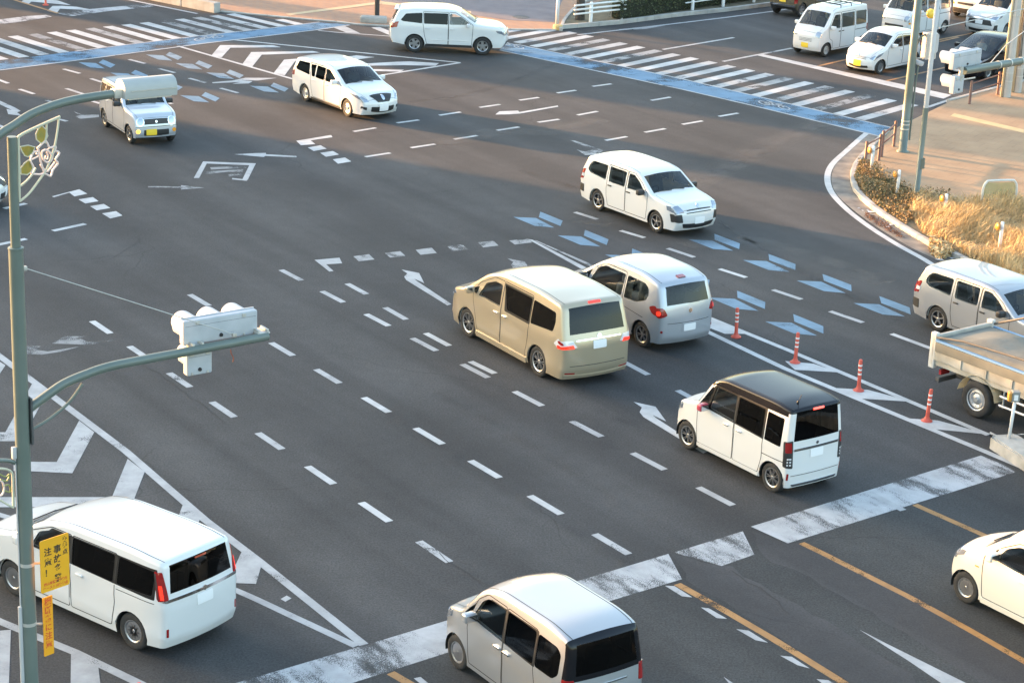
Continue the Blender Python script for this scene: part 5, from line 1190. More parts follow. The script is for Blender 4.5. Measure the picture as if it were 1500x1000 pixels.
# ---- people at the wheel
def skin_figure(verts, edges, radii, levels=2):
    me = bpy.data.meshes.new('person'); me.from_pydata(verts, edges, []); o = bpy.data.objects.new('person_tmp', me); col.objects.link(o)
    md = o.modifiers.new('skin', 'SKIN'); md.use_smooth_shade = True
    for v, r_ in zip(me.skin_vertices[0].data, radii): v.radius = r_ if isinstance(r_, tuple) else (r_, r_)
    me.skin_vertices[0].data[0].use_root = True
    o.modifiers.new('sub', 'SUBSURF').levels = levels
    dg = bpy.context.evaluated_depsgraph_get(); m2 = bpy.data.meshes.new_from_object(o.evaluated_get(dg)); bpy.data.objects.remove(o); return m2
SKIN = mat('skin', (.52,.34,.25), .6); HAIR = mat('hair_black', (.02,.016,.014), .6)
def driver(carroot, S, B, label, cloth, sx, y, wheel=True, name='person'):
    fl = max(B.z0+.12, .32)+.30; sz = S.get('seat_z', fl)
    V = [(sx-.12,y,sz+.10),(sx-.18,y,sz+.30),(sx-.22,y,sz+.46),(sx-.22,y,sz+.55),(sx-.19,y,sz+.66),(sx-.19,y,sz+.76)]
    E_ = [(0,1),(1,2),(2,3),(3,4),(4,5)]; Rr = [(.17,.13),(.16,.12),(.18,.10),.055,(.075,.09),(.065,.08)]
    for sg in (1, -1):
        k = len(V); V += [(sx-.20,y+sg*.18,sz+.46),(sx-.02,y+sg*.23,sz+.24),(sx+.24,y+sg*.13,sz+.34),(sx+.31,y+sg*.11,sz+.37)]; E_ += [(2,k),(k,k+1),(k+1,k+2),(k+2,k+3)]; Rr += [.065,.05,.038,.045]
        k = len(V); V += [(sx-.10,y+sg*.10,sz+.10),(sx+.32,y+sg*.14,sz+.14),(sx+.52,y+sg*.13,sz-.24)]; E_ += [(0,k),(k,k+1),(k+1,k+2)]; Rr += [.10,.075,.05]
    me = skin_figure(V, E_, Rr)
    me.materials.clear(); me.materials.append(cloth); me.materials.append(SKIN)
    for p in me.polygons:
        p.use_smooth = True
        if p.center.z > sz+.53 or (p.center.x > sx+.235 and p.center.z > sz+.26): p.material_index = 1
    o = link(name, me); o.matrix_world = Matrix.Translation(carroot.location)@Matrix.Rotation(carroot.rotation_euler.z, 4, 'Z')
    tag(o, label, 'person')
    bm = bmesh.new(); t = bmesh.new(); bmesh.ops.create_uvsphere(t, u_segments=14, v_segments=10, radius=1.)
    merge(bm, t, Matrix.Translation((sx-.215,y,sz+.76))@Matrix.Diagonal((.10,.088,.10,1))); h_ = obj('hair', bm, HAIR, o, True)
    for sg in (1, -1):
        bm = bmesh.new(); t = bmesh.new(); bmesh.ops.create_uvsphere(t, u_segments=8, v_segments=6, radius=.012); merge(bm, t, Matrix.Translation((sx-.105,y+sg*.03,sz+.71))); obj('eye', bm, HAIR, o)
driver(mi, S_MIRA, miB, 'driver in a dark top holding the wheel of the small white hatchback', mat('cloth_dark', (.05,.05,.06), .9), .12, -.30)
driver(bl, S_PRIUS, blB, 'driver in a pale shirt at the wheel of the black car', mat('cloth_pale', (.45,.44,.42), .9), .22, -.34)
driver(fo_, S_FORESTER, foB, 'driver in grey behind the side window of the white SUV', mat('cloth_grey', (.25,.25,.27), .9), .22, -.36)

# ================================================================== UNSEEN BUILDINGS UP-SUN (added and spaced so their shade stripes the crossing)
sv = Vector((math.cos(R(SUN_AZ)), math.sin(R(SUN_AZ)), 0)); qv = Vector((sv.y, -sv.x, 0))
if qv.y < 0: qv = -qv
BWALL = noise_mat('shade_building_facade', (.38,.36,.33), (.46,.44,.40), .5, .9); BWIN = mat('shade_building_glass', (.03,.04,.05), .1, 0, 0)
def building(q0, q1, t0, t1, H, label):
    M = frame_mat(qv*q0+sv*t0, qv); M2 = Matrix.Identity(4)
    root = empty('shade_building'); tag(root, label, 'building')
    a = qv*q0+sv*t0; b = qv*q1+sv*t0; c = qv*q1+sv*t1; d_ = qv*q0+sv*t1
    bm = bmesh.new(); prism(bm, [(p.x, p.y) for p in (a, b, c, d_)], -.2, H); obj('wall', bm, BWALL, root)
    ce = (a+b+c+d_)/4; bm = bmesh.new()
    prism(bm, [((p-ce)*1.0).x+ce.x for p in ()] or [((p+(p-ce).normalized()*.25).x, (p+(p-ce).normalized()*.25).y) for p in (a, b, c, d_)], H+.002, H+.5); obj('roof_parapet', bm, BWALL, root)
    z = 1.2
    while z < H-2 and q1-q0 > 4:
        bm = bmesh.new(); o_ = -sv*.03
        e = (b-a).normalized(); A = a+e*1.+o_; Bp = b-e*1.+o_
        bm.faces.new([bm.verts.new(v) for v in (A+Vector((0,0,z)), Bp+Vector((0,0,z)), Bp+Vector((0,0,z+1.5)), A+Vector((0,0,z+1.5)))]); obj('window_band', bm, BWIN, root); z += 3.4
T9 = math.tan(R(SUN_EL))
building(-60, 52.8, 100, 116, 1.6+(100-18)*T9, 'unseen long low block, added to shade the crossing from the left')
for q0, q1, t0, t1, H, l in [(57.3,59.5,98,104,24,'unseen narrow block beside the long one, added for a thin shade strip'), (64.7,69.3,100,114,30,'unseen slim flat roofed block, added for a wider shade strip'), (71.3,73.3,104,112,30,'unseen narrow block next to the slim one, added for its shade strip'), (77.2,86,100,114,30,'unseen square block at the far left, added for its shade'), (93,150,96,118,26,'unseen long far block, added for its shade')]:
    building(q0, q1, t0, t1, H, l)  # narrow blocks are invented to split the sunlight into strips

# ================================================================== STREET FURNITURE
POLE = noise_mat('pole_greygreen', (.105,.13,.112), (.135,.16,.14), 1.5, .38); POLE_L = noise_mat('pole_lightgrey', (.40,.40,.40), (.46,.46,.46), 2, .5)
CREAMM = mat('ornament_cream', (.50,.48,.36), .5); LEAFM = mat('ornament_olive', (.22,.23,.07), .5); ROSEM = mat('ornament_pink', (.72,.55,.48), .5)
SIGW = noise_mat('signal_white', (.36,.38,.40), (.43,.44,.46), 4, .5); GALV = noise_mat('galvanised', (.42,.40,.36), (.52,.50,.45), 6, .5, metal=.3); LAMPC = noise_mat('lamp_cream', (.33,.335,.32), (.38,.385,.365), 3, .5)
AV = Vector((.81,.59,0)).normalized(); NV = Vector((-AV.y, AV.x, 0))       # along the arms / towards oncoming traffic
P0 = pxd(31.5,600,26.5); PX, PY = P0.x, P0.y
def LP(x, y): return pxp(x, y, P0, NV)
root = empty('lamp_post', (PX, PY, 0)); tag(root, 'grey green lamp post with curved lamp arm, rose ornament and signal arm', 'lamp post')
def add(name, bm, m_, par=None, smooth=True, ang=35):
    par = par or root; o = obj(name, bm, m_, par, smooth)
    if smooth: sharp(o.data, ang)
    r_ = par
    while r_.parent: r_ = r_.parent
    o.data.transform(Matrix.Translation(-r_.location)); return o     # mesh was drawn in world space
zt = LP(26,362).z; ztop = LP(20,200).z
bm = bmesh.new(); lathe(bm, [(.14,0),(.14,.3),(.105,.45),(.098,zt-.02),(.105,zt-.02),(.105,zt),(.07,zt+.01)], 20, Matrix.Translation((PX,PY,0))); add('pole', bm, POLE)
bm = bmesh.new(); tube(bm, [(PX,PY,zt), (PX,PY,ztop)], .066, 16); add('upper_pole', bm, POLE)
bm = bmesh.new(); tube(bm, smooth_path([LP(-60,262),LP(-30,225),LP(0,197),LP(20,184),LP(50,165.5),LP(100,148.5),LP(166,137.5)], 6), .058, 14); add('lamp_arm', bm, POLE)
bm = bmesh.new(); c_ = LP(178,136); M = frame_mat(c_, AV); t = bmesh.new(); box(t, -.13, .12, -.07, .07, -.06, .06, .015); merge(bm, t, M); add('lamp_bracket', bm, GALV)
# lamp head: rounded cover
c_ = LP(213,129); M = frame_mat(c_, AV)
sec = [(-.15,-.10),(.15,-.10),(.16,-.02),(.15,.06),(.11,.12),(.04,.15),(-.04,.15),(-.11,.12),(-.15,.06),(-.16,-.02)]
bm = bmesh.new(); t = bmesh.new(); prism(t, sec, -.37, .40)
merge(bm, t, M@Matrix(((0,0,1,0),(1,0,0,0),(0,1,0,0),(0,0,0,1)))); lh = add('lamp_head', bm, LAMPC, ang=50)
bm = bmesh.new(); t = bmesh.new(); box(t, -.28, .38, -.168, -.158, .0, .012); merge(bm, t, M); add('cover_seam', bm, GALV, lh)
bm = bmesh.new(); t = bmesh.new(); box(t, -.30, .34, -.11, .11, -.125, -.098, .01); merge(bm, t, M); add('lens', bm, mat('lamp_lens', (.7,.7,.66), .2), lh)
# rose ornament
def OP(x, y): return LP(x/5, y/5+180)
def bar(path, r, n=6): 
    b_ = bmesh.new(); tube(b_, path, r, n); return b_
orn = add('ornament', bar([OP(132,108), OP(138,340), OP(140,578)], .022), CREAMM)
add('frame_bar', bar(smooth_path([OP(132,112),OP(150,92),OP(240,45),OP(350,-5),OP(440,-45)]), .020), CREAMM, orn)
add('frame_bar', bar(smooth_path([OP(432,-45),OP(420,60),OP(395,190),OP(345,330),OP(280,430),OP(210,520),OP(145,575)]), .016), CREAMM, orn)
add('frame_bar', bar(smooth_path([OP(342,-2),OP(340,70),OP(330,150)]), .014), CREAMM, orn)
add('frame_bar', bar(smooth_path([OP(140,470),OP(190,430),OP(235,380),OP(262,330)]), .014), CREAMM, orn)
def leaf(pp, vein):
    bm = bmesh.new(); P = [OP(*p) for p in pp]; f = bm.faces.new([bm.verts.new(p) for p in P]); bmesh.ops.solidify(bm, geom=bm.faces[:], thickness=.02); l_ = add('leaf', bm, LEAFM, orn, False)
    add('leaf_rim', bar([OP(*p) for p in pp]+[OP(*pp[0])], .009, 5), CREAMM, l_); 
leaf([(305,20),(335,48),(350,95),(330,135),(300,152),(268,125),(262,85),(280,45)], None)
leaf([(148,175),(205,165),(255,178),(240,220),(205,250),(180,240),(160,208)], None)
leaf([(150,335),(180,295),(210,272),(235,298),(240,348),(200,380),(155,376)], None)
def rose(pp, r=.014, par=None): return add('petal', bar(smooth_path([OP(*p) for p in pp], 3), r, 6), ROSEM, par or rs)
rs = add('rose', bar(smooth_path([OP(*p) for p in [(332,130),(290,172),(276,185),(283,210),(248,215),(232,245),(226,285),(245,325),(228,368),(290,378),(328,372),(372,390),(388,345),(424,298),(408,268),(436,220),(404,203),(408,172),(365,182),(348,150),(332,130)]], 3), .014, 6), ROSEM, orn)
rose([(305,215),(332,198),(362,215),(382,250),(370,282),(340,288),(314,262),(305,215)]); rose([(296,305),(325,345),(352,352),(402,288)]); rose([(283,205),(298,285),(326,372)]); rose([(340,215),(352,240),(348,265),(332,262),(336,240)], .010); rose([(365,182),(350,195),(330,200)], .010); rose([(404,203),(388,230),(384,262)], .010); rose([(265,225),(285,240),(250,262),(228,270)], .010)
# lower ornament on the other side
def L2(x, y): return LP(x, y)
o2 = add('ornament', bar(smooth_path([L2(-40,676),L2(0,674),L2(16,675),L2(22,678)]), .03), POLE)
add('frame_bar', bar(smooth_path([L2(-40,686),L2(0,686),L2(12,688),L2(18,694),L2(19,715),L2(20,742)]), .018), CREAMM, o2)
add('frame_bar', bar(smooth_path([L2(-20,722),L2(0,732),L2(10,738),L2(20,743)]), .016), CREAMM, o2)
l2 = add('leaf', bar(smooth_path([L2(-4,692),L2(8,698),L2(14,694),L2(10,704),L2(0,702)]), .012), LEAFM, o2); add('leaf', bar(smooth_path([L2(4,712),L2(13,710),L2(15,720),L2(6,718)]), .012), LEAFM, o2)
add('petal', bar(smooth_path([L2(-6,706),L2(2,704),L2(6,714),L2(3,724),L2(-6,727)]), .014), ROSEM, o2)
# signal arm with flange, brace and stay
bm = bmesh.new(); tube(bm, smooth_path([LP(44,597),LP(70,578),LP(92,563),LP(120,550.5),LP(160,537),LP(220,525),LP(300,510),LP(392,492)], 6), .066, 16); add('signal_arm', bm, POLE)
add('arm_brace', bar(smooth_path([LP(45,629),LP(62,620),LP(82,606),LP(102,588),LP(121,562)]), .022, 8), POLE)
bm = bmesh.new(); t = bmesh.new(); box(t, .095, .125, -.10, .10, LP(45,648).z, LP(45,580).z, .008); merge(bm, t, frame_mat(Vector((PX,PY,0)), AV)); add('arm_flange', bm, noise_mat('dark_seam', (.05,.05,.05), (.08,.08,.08), 5), None, False)
add('stay_rod', bar([LP(34,392), LP(190,441), LP(344,490)], .007, 5), GALV)
for x, y in ((36,393),(343,490)):
    bm = bmesh.new(); t = bmesh.new(); box(t, -.03, .03, -.03, .03, -.03, .03, .008); merge(bm, t, frame_mat(LP(x, y), AV)); add('stay_clamp', bm, GALV)
for z in (LP(38,825).z, LP(40,912).z):
    bm = bmesh.new(); lathe(bm, [(.101,-.025),(.107,-.025),(.107,.025),(.101,.025)], 20, Matrix.Translation((PX,PY,z)), close=True); add('clamp_band', bm, GALV)
bm = bmesh.new(); lathe(bm, [(.099,-.03),(.1015,-.03),(.1015,.03),(.099,.03)], 20, Matrix.Translation((PX,PY,LP(45,950).z)), close=True); add('sticker_band', bm, POLE)
zc = LP(30,888).z
add('conduit', bar([Vector((PX,PY,0))-AV*.125, Vector((PX,PY,zc))-AV*.125], .032, 8), POLE_L)
add('conduit', bar([Vector((PX,PY,zc))-AV*.115, Vector((PX,PY,LP(22,655).z))-AV*.115], .014, 6), POLE_L)
bm = bmesh.new(); t = bmesh.new(); box(t, -.16, -.10, -.03, .03, LP(18,672).z, LP(18,655).z, .008); merge(bm, t, frame_mat(Vector((PX,PY,0)), AV)); add('conduit_box', bm, POLE_L)

def signal(root_, center, ax, nv, lamps, hl, hh, add_, lens=.125):
    """three-lamp head seen from behind: housing, visors, lenses, bolts"""
    M = frame_mat(center, ax)       # local y = up x ax
    sg = 1 if (M.to_3x3()@Vector((0,1,0))).dot(nv) > 0 else -1
    bm = bmesh.new(); t = bmesh.new(); box(t, -hl, hl, -.07, .07, -hh, hh, .03, 3); merge(bm, t, M); h = add_('signal_head', bm, SIGW, root_)
    bm = bmesh.new(); t = bmesh.new(); box(t, -hl*.99, hl*.99, sg*.05-.012, sg*.05+.012, hh-.012, hh+.014, .004); merge(bm, t, M); add_('housing_lip', bm, SIGW, h, False)
    for i, x in enumerate(lamps):
        t = bmesh.new(); k = 20; r0, r1 = lens*1.18, lens*1.26; L = .34
        A = [math.pi*(-.12+1.24*i_/k) for i_ in range(k+1)]
        def V(r, a, y): return t.verts.new((x+r*math.cos(a), sg*(.068+y), r*math.sin(a)))
        rows = [[V(r, a, y*(1 if a_ok else .45) if False else y*(.70+.30*max(0, math.sin(max(0, min(math.pi, a))))**.5)) for a in A for a_ok in (1,)] for r, y in ((r0,0),(r0,L),(r1,L),(r1,0))]
        for a_, b_ in zip(rows, rows[1:]):
            for q in range(k): t.faces.new((a_[q], a_[q+1], b_[q+1], b_[q]))
        bm = bmesh.new(); merge(bm, t, M); add_('visor', bm, SIGW, h)
        t = bmesh.new(); lathe(t, [(0,.03),(lens*.6,.024),(lens,.0)], 18); bm = bmesh.new()
        merge(bm, t, M@Matrix.Translation((x, sg*.07, 0))@Matrix.Rotation(-sg*R(90), 4, 'X')); add_('signal_lens', bm, mat('lens_dark', (.03,.04,.03), .15), h)
    t = bmesh.new(); lathe(t, [(0,.02),(.026,.02),(.03,0)], 10); bm = bmesh.new(); merge(bm, t, M@Matrix.Translation((0, -sg*.07, -hh*.55))@Matrix.Rotation(sg*R(90), 4, 'X')); add_('cable_gland', bm, PLASTIC, h)
    for x in [k*hl*.62 for k in (-1, 1)]:
        bm = bmesh.new(); t = bmesh.new(); box(t, x-.03, x+.03, -sg*.07-.012, -sg*.07+.012, hh*.62, hh*.9, .004); merge(bm, t, M); add_('hinge', bm, GALV, h, False)
        bm = bmesh.new(); t = bmesh.new(); box(t, x-.012, x+.012, -sg*.07-.014, -sg*.07+.014, -hh*.92, -hh*.72, .003); merge(bm, t, M); add_('latch', bm, GALV, h, False)
    bm = bmesh.new(); t = bmesh.new(); box(t, -hl+.03, hl-.03, -sg*.07-.0015, -sg*.07+.0015, hh*.52, hh*.545); merge(bm, t, M); add_('housing_seam', bm, mat('seam_grey', (.12,.125,.13), .8), h, False)
    return h
c_ = LP(330,484)+NV*.20
signal(root, c_, AV, NV, (-.40,0,.40), .60, .185, add, .15)
c2 = LP(296,533)+NV*.14
signal(root, c2, AV, NV, (0,), .20, .185, add, .13)
add('loose_cable', bar(smooth_path([LP(338,512),LP(339,518),LP(342,524),LP(341,530)]), .008, 5), mat('cable_red', (.18,.05,.03), .6))
for x in (277, 372):
    bm = bmesh.new(); t = bmesh.new(); box(t, -.10, .10, -.02, .24, -.012, .012, .004); box(t, -.09, -.06, .0, .22, -.05, .05, .004); box(t, .06, .09, 0, .22, -.05, .05, .004); merge(bm, t, frame_mat(LP(x+14, 508 if x < 300 else 488), AV)); add('signal_bracket', bm, GALV)

# ---- warning signs on that post
DV = Vector((.66,.75,0)).normalized(); DN = Vector((DV.y,-DV.x,0))          # sign plane, faces the camera side
def txt(body, size, loc, M, material, parent, leading=1.0, align='CENTER'):
    c = bpy.data.curves.new('lettering', 'FONT'); c.body = body; c.size = size; c.space_line = leading; c.align_x = align; c.offset = size*.02
    o = bpy.data.objects.new('tmp_text', c); col.objects.link(o); dg = bpy.context.evaluated_depsgraph_get()
    me = bpy.data.meshes.new_from_object(o.evaluated_get(dg)); bpy.data.objects.remove(o); me.materials.clear()
    me.transform(M@Matrix.Translation(loc)@Matrix.Rotation(R(90), 4, 'X')); o2_ = link('lettering', me, material, parent); return o2_
def plate(name, label, pcs, material, rr=.03):
    ce = pxd(sum(p[0] for p in pcs)/4, sum(p[1] for p in pcs)/4, 26.62)
    Q = [pxp(x, y, ce, DN) for x, y in pcs]; w = ((Q[1]-Q[0]).dot(DV)+(Q[2]-Q[3]).dot(DV))/2; h = ((Q[0].z-Q[3].z)+(Q[1].z-Q[2].z))/2
    ro = empty(name, ce); tag(ro, label, 'sign'); M = frame_mat(Vector((0,0,0)), DV)
    bm = bmesh.new(); t = bmesh.new(); prism(t, roundpoly([(-w/2,-h/2),(w/2,-h/2),(w/2,h/2),(-w/2,h/2)], rr), -.006, .006); merge(bm, t, M@Matrix.Rotation(R(90), 4, 'X')); obj('plate', bm, material, ro)
    return ro, M, w, h
YEL = noise_mat('sign_yellow', (.74,.35,.014), (.78,.38,.018), 4, .45); ORG = noise_mat('sign_amber', (.76,.32,.014), (.80,.35,.018), 4, .45); INK = mat('ink_black', (.02,.02,.02), .6); RED = mat('ink_red', (.62,.08,.03), .6)
sg_, M, w, h = plate('warning_sign', 'yellow warning sign with black Japanese writing on the lamp post', [(58.5,796),(100.5,776),(101.5,852),(60,872.5)], YEL)
yo = -.0085
cs = h*.165
txt('事\n故\n多\n発', cs, (w*.09, yo, h*.20), M, INK, sg_, 1.12)
txt('交\n差\n点', cs*.68, (w*.36, yo, h*.36), M, INK, sg_, 1.06)
txt('注\n意\n！', cs, (-w*.24, yo, h*.20), M, INK, sg_, 1.2)
txt('福山東警察署管内', h*.062, (0, yo, -h*.37), M, RED, sg_); txt('ワースト10交差点', h*.066, (0, yo, -h*.455), M, RED, sg_)
s2, M, w, h = plate('warning_sign', 'narrow amber sign with red vertical Japanese writing below the yellow sign', [(63,876),(77.5,870),(78,956),(64,962)], ORG, .01)
txt('横\n断\n者\n に\n注\n意'.replace(' ', ''), h*.135, (0, yo, h*.37), M, RED, s2, 1.08)
# brackets that hold the signs
for x, y in ((54,824),(56,913)):
    z_ = LP(44,y).z; a = Vector((PX,PY,z_)); b_ = pxd(62,y,26.62)
    add('sign_bracket', bar([a, b_], .018, 6), GALV)
for s_ in (sg_, s2):
    bm = bmesh.new(); tube(bm, [(-.0,0,-.36),(0,0,.36)], .016, 6); o = obj('mount_rail', bm, GALV, s_); o.location = -DN*.03-DV*.05

# ---- poles on the right-hand corner
def pole(name, label, base, r0, r1, H, m_, sec=None):
    ro = empty(name, base); tag(ro, label, 'pole')
    bm = bmesh.new()
    if sec:
        lathe(bm, [(r0*1.5,0),(r0*1.5,.03),(r0,.05),(r0,sec)], 18); obj('lower_pole', bm, m_, ro, True)
        bm = bmesh.new(); lathe(bm, [(r0*.92,sec),(r1,H),(0,H)], 18); obj('upper_pole', bm, POLE_L, ro, True)
    else:
        lathe(bm, [(r0*1.5,0),(r0*1.5,.03),(r0,.05),(r0*.98,2.),(r1,H),(0,H)], 18); obj('pole', bm, m_, ro, True)
    return ro
GB = px(1322,222,.105); gp = pole('signal_post', 'thick green grey post at the kerb corner carrying a pedestrian signal', GB, .135, .11, 9.5, POLE)
def GP(x, y): return pxd(x, y, GB.y)-GB
for z in (.9,.75,1.02):
    bm = bmesh.new(); lathe(bm, [(.134,-.02),(.140,-.02),(.140,.02),(.134,.02)], 18, Matrix.Translation((0,0,z)), close=True); obj('clamp_band', bm, GALV, gp)
bm = bmesh.new(); tube(bm, [GP(1332,205), GP(1340,130), GP(1346,90)], .03, 8); obj('conduit', bm, POLE, gp)
c_ = GP(1362,68); bm = bmesh.new(); box(bm, -.20, .20, -.14, .14, -.42, .42, .02); b1 = obj('pedestrian_signal', bm, noise_mat('signal_cream', (.50,.46,.42), (.56,.52,.48), 3, .5), gp); b1.location = c_+Vector((0,.1,0)); b1.rotation_euler = (0,0,R(30))
for k in range(4):
    bm = bmesh.new(); box(bm, -.16+.1*k-.012, -.16+.1*k+.012, -.16, -.14, -.38, .38); obj('louvre', bm, GALV, b1)
bm = bmesh.new(); tube(bm, [GP(1343,66), GP(1349,54), GP(1358,50), GP(1366,49)], .035, 8); obj('signal_bracket', bm, POLE, gp)
bm = bmesh.new(); tube(bm, [GP(1340,86), GP(1362,84)], .022, 6); obj('signal_bracket', bm, GALV, gp)
bm = bmesh.new(); box(bm, -.17, .12, -.09, .09, -.06, .08, .03); o = obj('camera_housing', bm, SIGW, gp, True); o.location = GP(1347,93); o.rotation_euler = (0,R(12),R(-30))
bm = bmesh.new(); lathe(bm, [(0,.10),(.10,.09),(.15,.02),(.16,-.04),(.12,-.08),(0,-.09)], 18); o = obj('beacon', bm, mat('beacon_yellow', (.85,.55,.06), .3), gp, True); o.location = GP(1364,20); o.rotation_euler = (R(60), R(-40), 0)
bm = bmesh.new(); tube(bm, [GP(1350,24), GP(1364,22)], .02, 6); obj('beacon_bracket', bm, GALV, gp)
RB = px(1342,289.5,.105); rp = pole('road_sign_post', 'slim grey post with darker green lower half in front of the corner paving', RB, .08, .068, 8.6, POLE, (pxd(1357,158,RB.y)).z-.105)
bm = bmesh.new(); t = bmesh.new(); prism(t, roundpoly([(-.13,-.28),(.13,-.28),(.13,.28),(-.13,.28)], .08), -.01, .01); merge(bm, t, Matrix.Rotation(R(90), 4, 'X')); o = obj('sign_back', bm, POLE_L, rp); o.location = pxd(1371,65,RB.y)-RB+Vector((0,.12,0)); o.rotation_euler = (0,0,R(35))
bm = bmesh.new(); lathe(bm, [(.07,0),(.082,0),(.082,.3),(.07,.3)], 14, close=True); o = obj('bolt_box', bm, POLE, rp); o.location = (.06,-.02,.9)
# ---- right signal on its long arm
SP = pxd(1415,103.5,50); SAX = Vector((.68,.73,0)).normalized(); SNV = Vector((-SAX.y, SAX.x, 0))
def RP(x, y): return pxp(x, y, SP, SNV)
pe = RP(1640,70); ro = empty('traffic_signal', (pe.x, pe.y, .105)); tag(ro, 'pale traffic signal on a long grey arm reaching in from the right edge', 'traffic signal')
def add2(name, bm, m_, par=None, smooth=True, ang=35): return add(name, bm, m_, par or ro, smooth, ang)
add2('signal_arm', bar(smooth_path([RP(1412,104),RP(1450,97.5),RP(1500,89),RP(1560,79.5),pe]), .095, 14), POLE)
add2('pole', bar([Vector((pe.x,pe.y,.105)), pe+Vector((0,0,.8))], .11, 16), POLE)
signal(ro, RP(1422,88)+SNV*.15, SAX, SNV, (-.42,0,.42), .62, .20, add2, .15)
signal(ro, RP(1404,124)+SNV*.05, SAX, SNV, (0,), .21, .22, add2, .15)
add2('signal_bracket', bar([RP(1409,98),RP(1406,118)], .05, 8), GALV); add2('signal_bracket', bar([RP(1404,118)+SNV*.0,RP(1428,114)], .02, 6), GALV)
for x, y in ((1462,95.5),(1478,92.5),(1495,90)): add2('clamp_band', bar([RP(x-.8,y),RP(x+.8,y-.3)], .105, 14), GALV)
add2('stay_rod', bar([RP(1446,98), RP(1474,66), RP(1530,24)], .012, 5), GALV); add2('stay_rod', bar([RP(1376,41), RP(1470,20), RP(1560,0)], .012, 5), GALV)
# ---- concrete utility poles
CP = noise_mat('pole_concrete', (.38,.35,.31), (.46,.43,.39), 2, .85)
for i, (b, r0, lab) in enumerate([((1474,142),.155,'concrete utility pole with a pale conduit on its left, nearer the rail'), ((1490,135),.145,'concrete utility pole wrapped in cables at the right edge')]):
    base = px(*b, .105); ro = empty('utility_pole', base); tag(ro, lab, 'pole', 'utility poles at the right edge')
    bm = bmesh.new(); lathe(bm, [(r0,0),(r0*.8,11),(0,11)], 18); obj('pole', bm, CP, ro, True)
    for k, dx in enumerate((-.19, -.24) if i else (-.20,)):
        bm = bmesh.new(); tube(bm, [(dx,-.05-.03*k,0),(dx+.03,-.05-.03*k,9)], .045-.01*k, 8); obj('conduit', bm, mat('conduit_beige', (.55,.48,.34), .6), ro, True)
    for z in (.6,.9,1.2,3,4.5,5.2,6):
        bm = bmesh.new(); lathe(bm, [(r0+.0,-.02),(r0+.008,-.02),(r0+.008,.02),(r0,.02)], 16, Matrix.Translation((0,0,z)), close=True); obj('band', bm, GALV, ro)
    if i:
        for k in range(3):
            bm = bmesh.new(); tube(bm, smooth_path([(-.14+.05*k,-.16,1.0),(-.20+.06*k,-.18,2.5),(-.10+.05*k,-.17,4.2),(-.18+.05*k,-.16,6)]), .014, 5); obj('cable', bm, PLASTIC, ro)

# ---- red flexible posts with white bands
REDP = noise_mat('post_red', (.55,.075,.045), (.62,.10,.06), 8, .5); BANDW = mat('band_white', (.78,.76,.74), .4)
def red_post(base, label, H=.72, tilt=0.):
    ro = empty('lane_post', base); tag(ro, label, 'bollard', 'red lane posts'); ro.rotation_euler = (0, tilt, 0)
    bm = bmesh.new(); lathe(bm, [(0,.0),(.125,.0),(.12,.02),(.07,.05),(.05,.09),(.042,.12),(.040,H-.02),(.03,H),(0,H)], 18); obj('post', bm, REDP, ro, True)
    for z in (H-.13, H-.23, H-.33):
        bm = bmesh.new(); lathe(bm, [(.0405,-.018),(.043,-.018),(.043,.018),(.0405,.018)], 16, Matrix.Translation((0,0,z)), close=True); obj('reflective_band', bm, BANDW, ro)
for (x, y), lab in zip([(1078,493.5),(1164.5,531),(1257.5,572),(1357.5,616.5)], ['red lane post with white bands, farthest of the four on the striped median', 'red lane post with white bands, second of the four from the silver car', 'red lane post with white bands, third of the four along the striped median', 'red lane post with white bands nearest the concrete median end']): red_post(px(x, y), lab, .72, rnd.uniform(-.03,.03))
red_post(px(67,8), 'tiny red lane post on the far left striped island', .8); red_post(px(205,1064), 'tip of a red post at the bottom edge left of the centre', .72)

# ---- concrete median end with reflector post (right)
md = (px(1500,700)-px(1440,660)).normalized(); mlat = Vector((-md.y, md.x, 0)); a = px(1447,655)
if mlat.y < 0: mlat = -mlat
bm = bmesh.new(); t = bmesh.new(); prism(t, roundpoly([(0,0),(9,0),(9,.62),(.02,.62)], .10), 0, .27); bmesh.ops.bevel(t, geom=[e for e in t.edges if min(v.co.z for v in e.verts) > .2], offset=.03, segments=2, affect='EDGES')
merge(bm, t, frame_mat(Vector((0,0,0)), md)); o = obj('median_block', bm, noise_mat('median_concrete', (.30,.29,.26), (.48,.46,.42), 3, .9, bump=.4, bscale=30)); o.location = a; tag(o, 'grey concrete median end with a worn top at the right edge', 'kerb')
b0 = px(1478,641,.27); ro = empty('reflector_post', b0); tag(ro, 'white post with an orange reflector box on the concrete median', 'bollard')
WPOST = noise_mat('post_white', (.66,.66,.66), (.74,.74,.73), 6, .5); ORANGE = mat('reflector_orange', (.55,.25,.05), .35)
bm = bmesh.new(); tube(bm, [(0,0,0),(.03,0,.95)], .035, 12); obj('post', bm, WPOST, ro, True)
bm = bmesh.new(); box(bm, -.06, .10, -.08, .08, .80, 1.02, .02); rb = obj('reflector_box', bm, mat('box_grey', (.22,.22,.20), .6), ro)
bm = bmesh.new(); box(bm, -.13, -.058, -.075, .075, .80, 1.0, .03, 3); obj('reflector', bm, ORANGE, rb, True)
bm = bmesh.new(); box(bm, -.02, .06, -.086, -.079, .84, .96); obj('reflective_patch', bm, BANDW, rb)
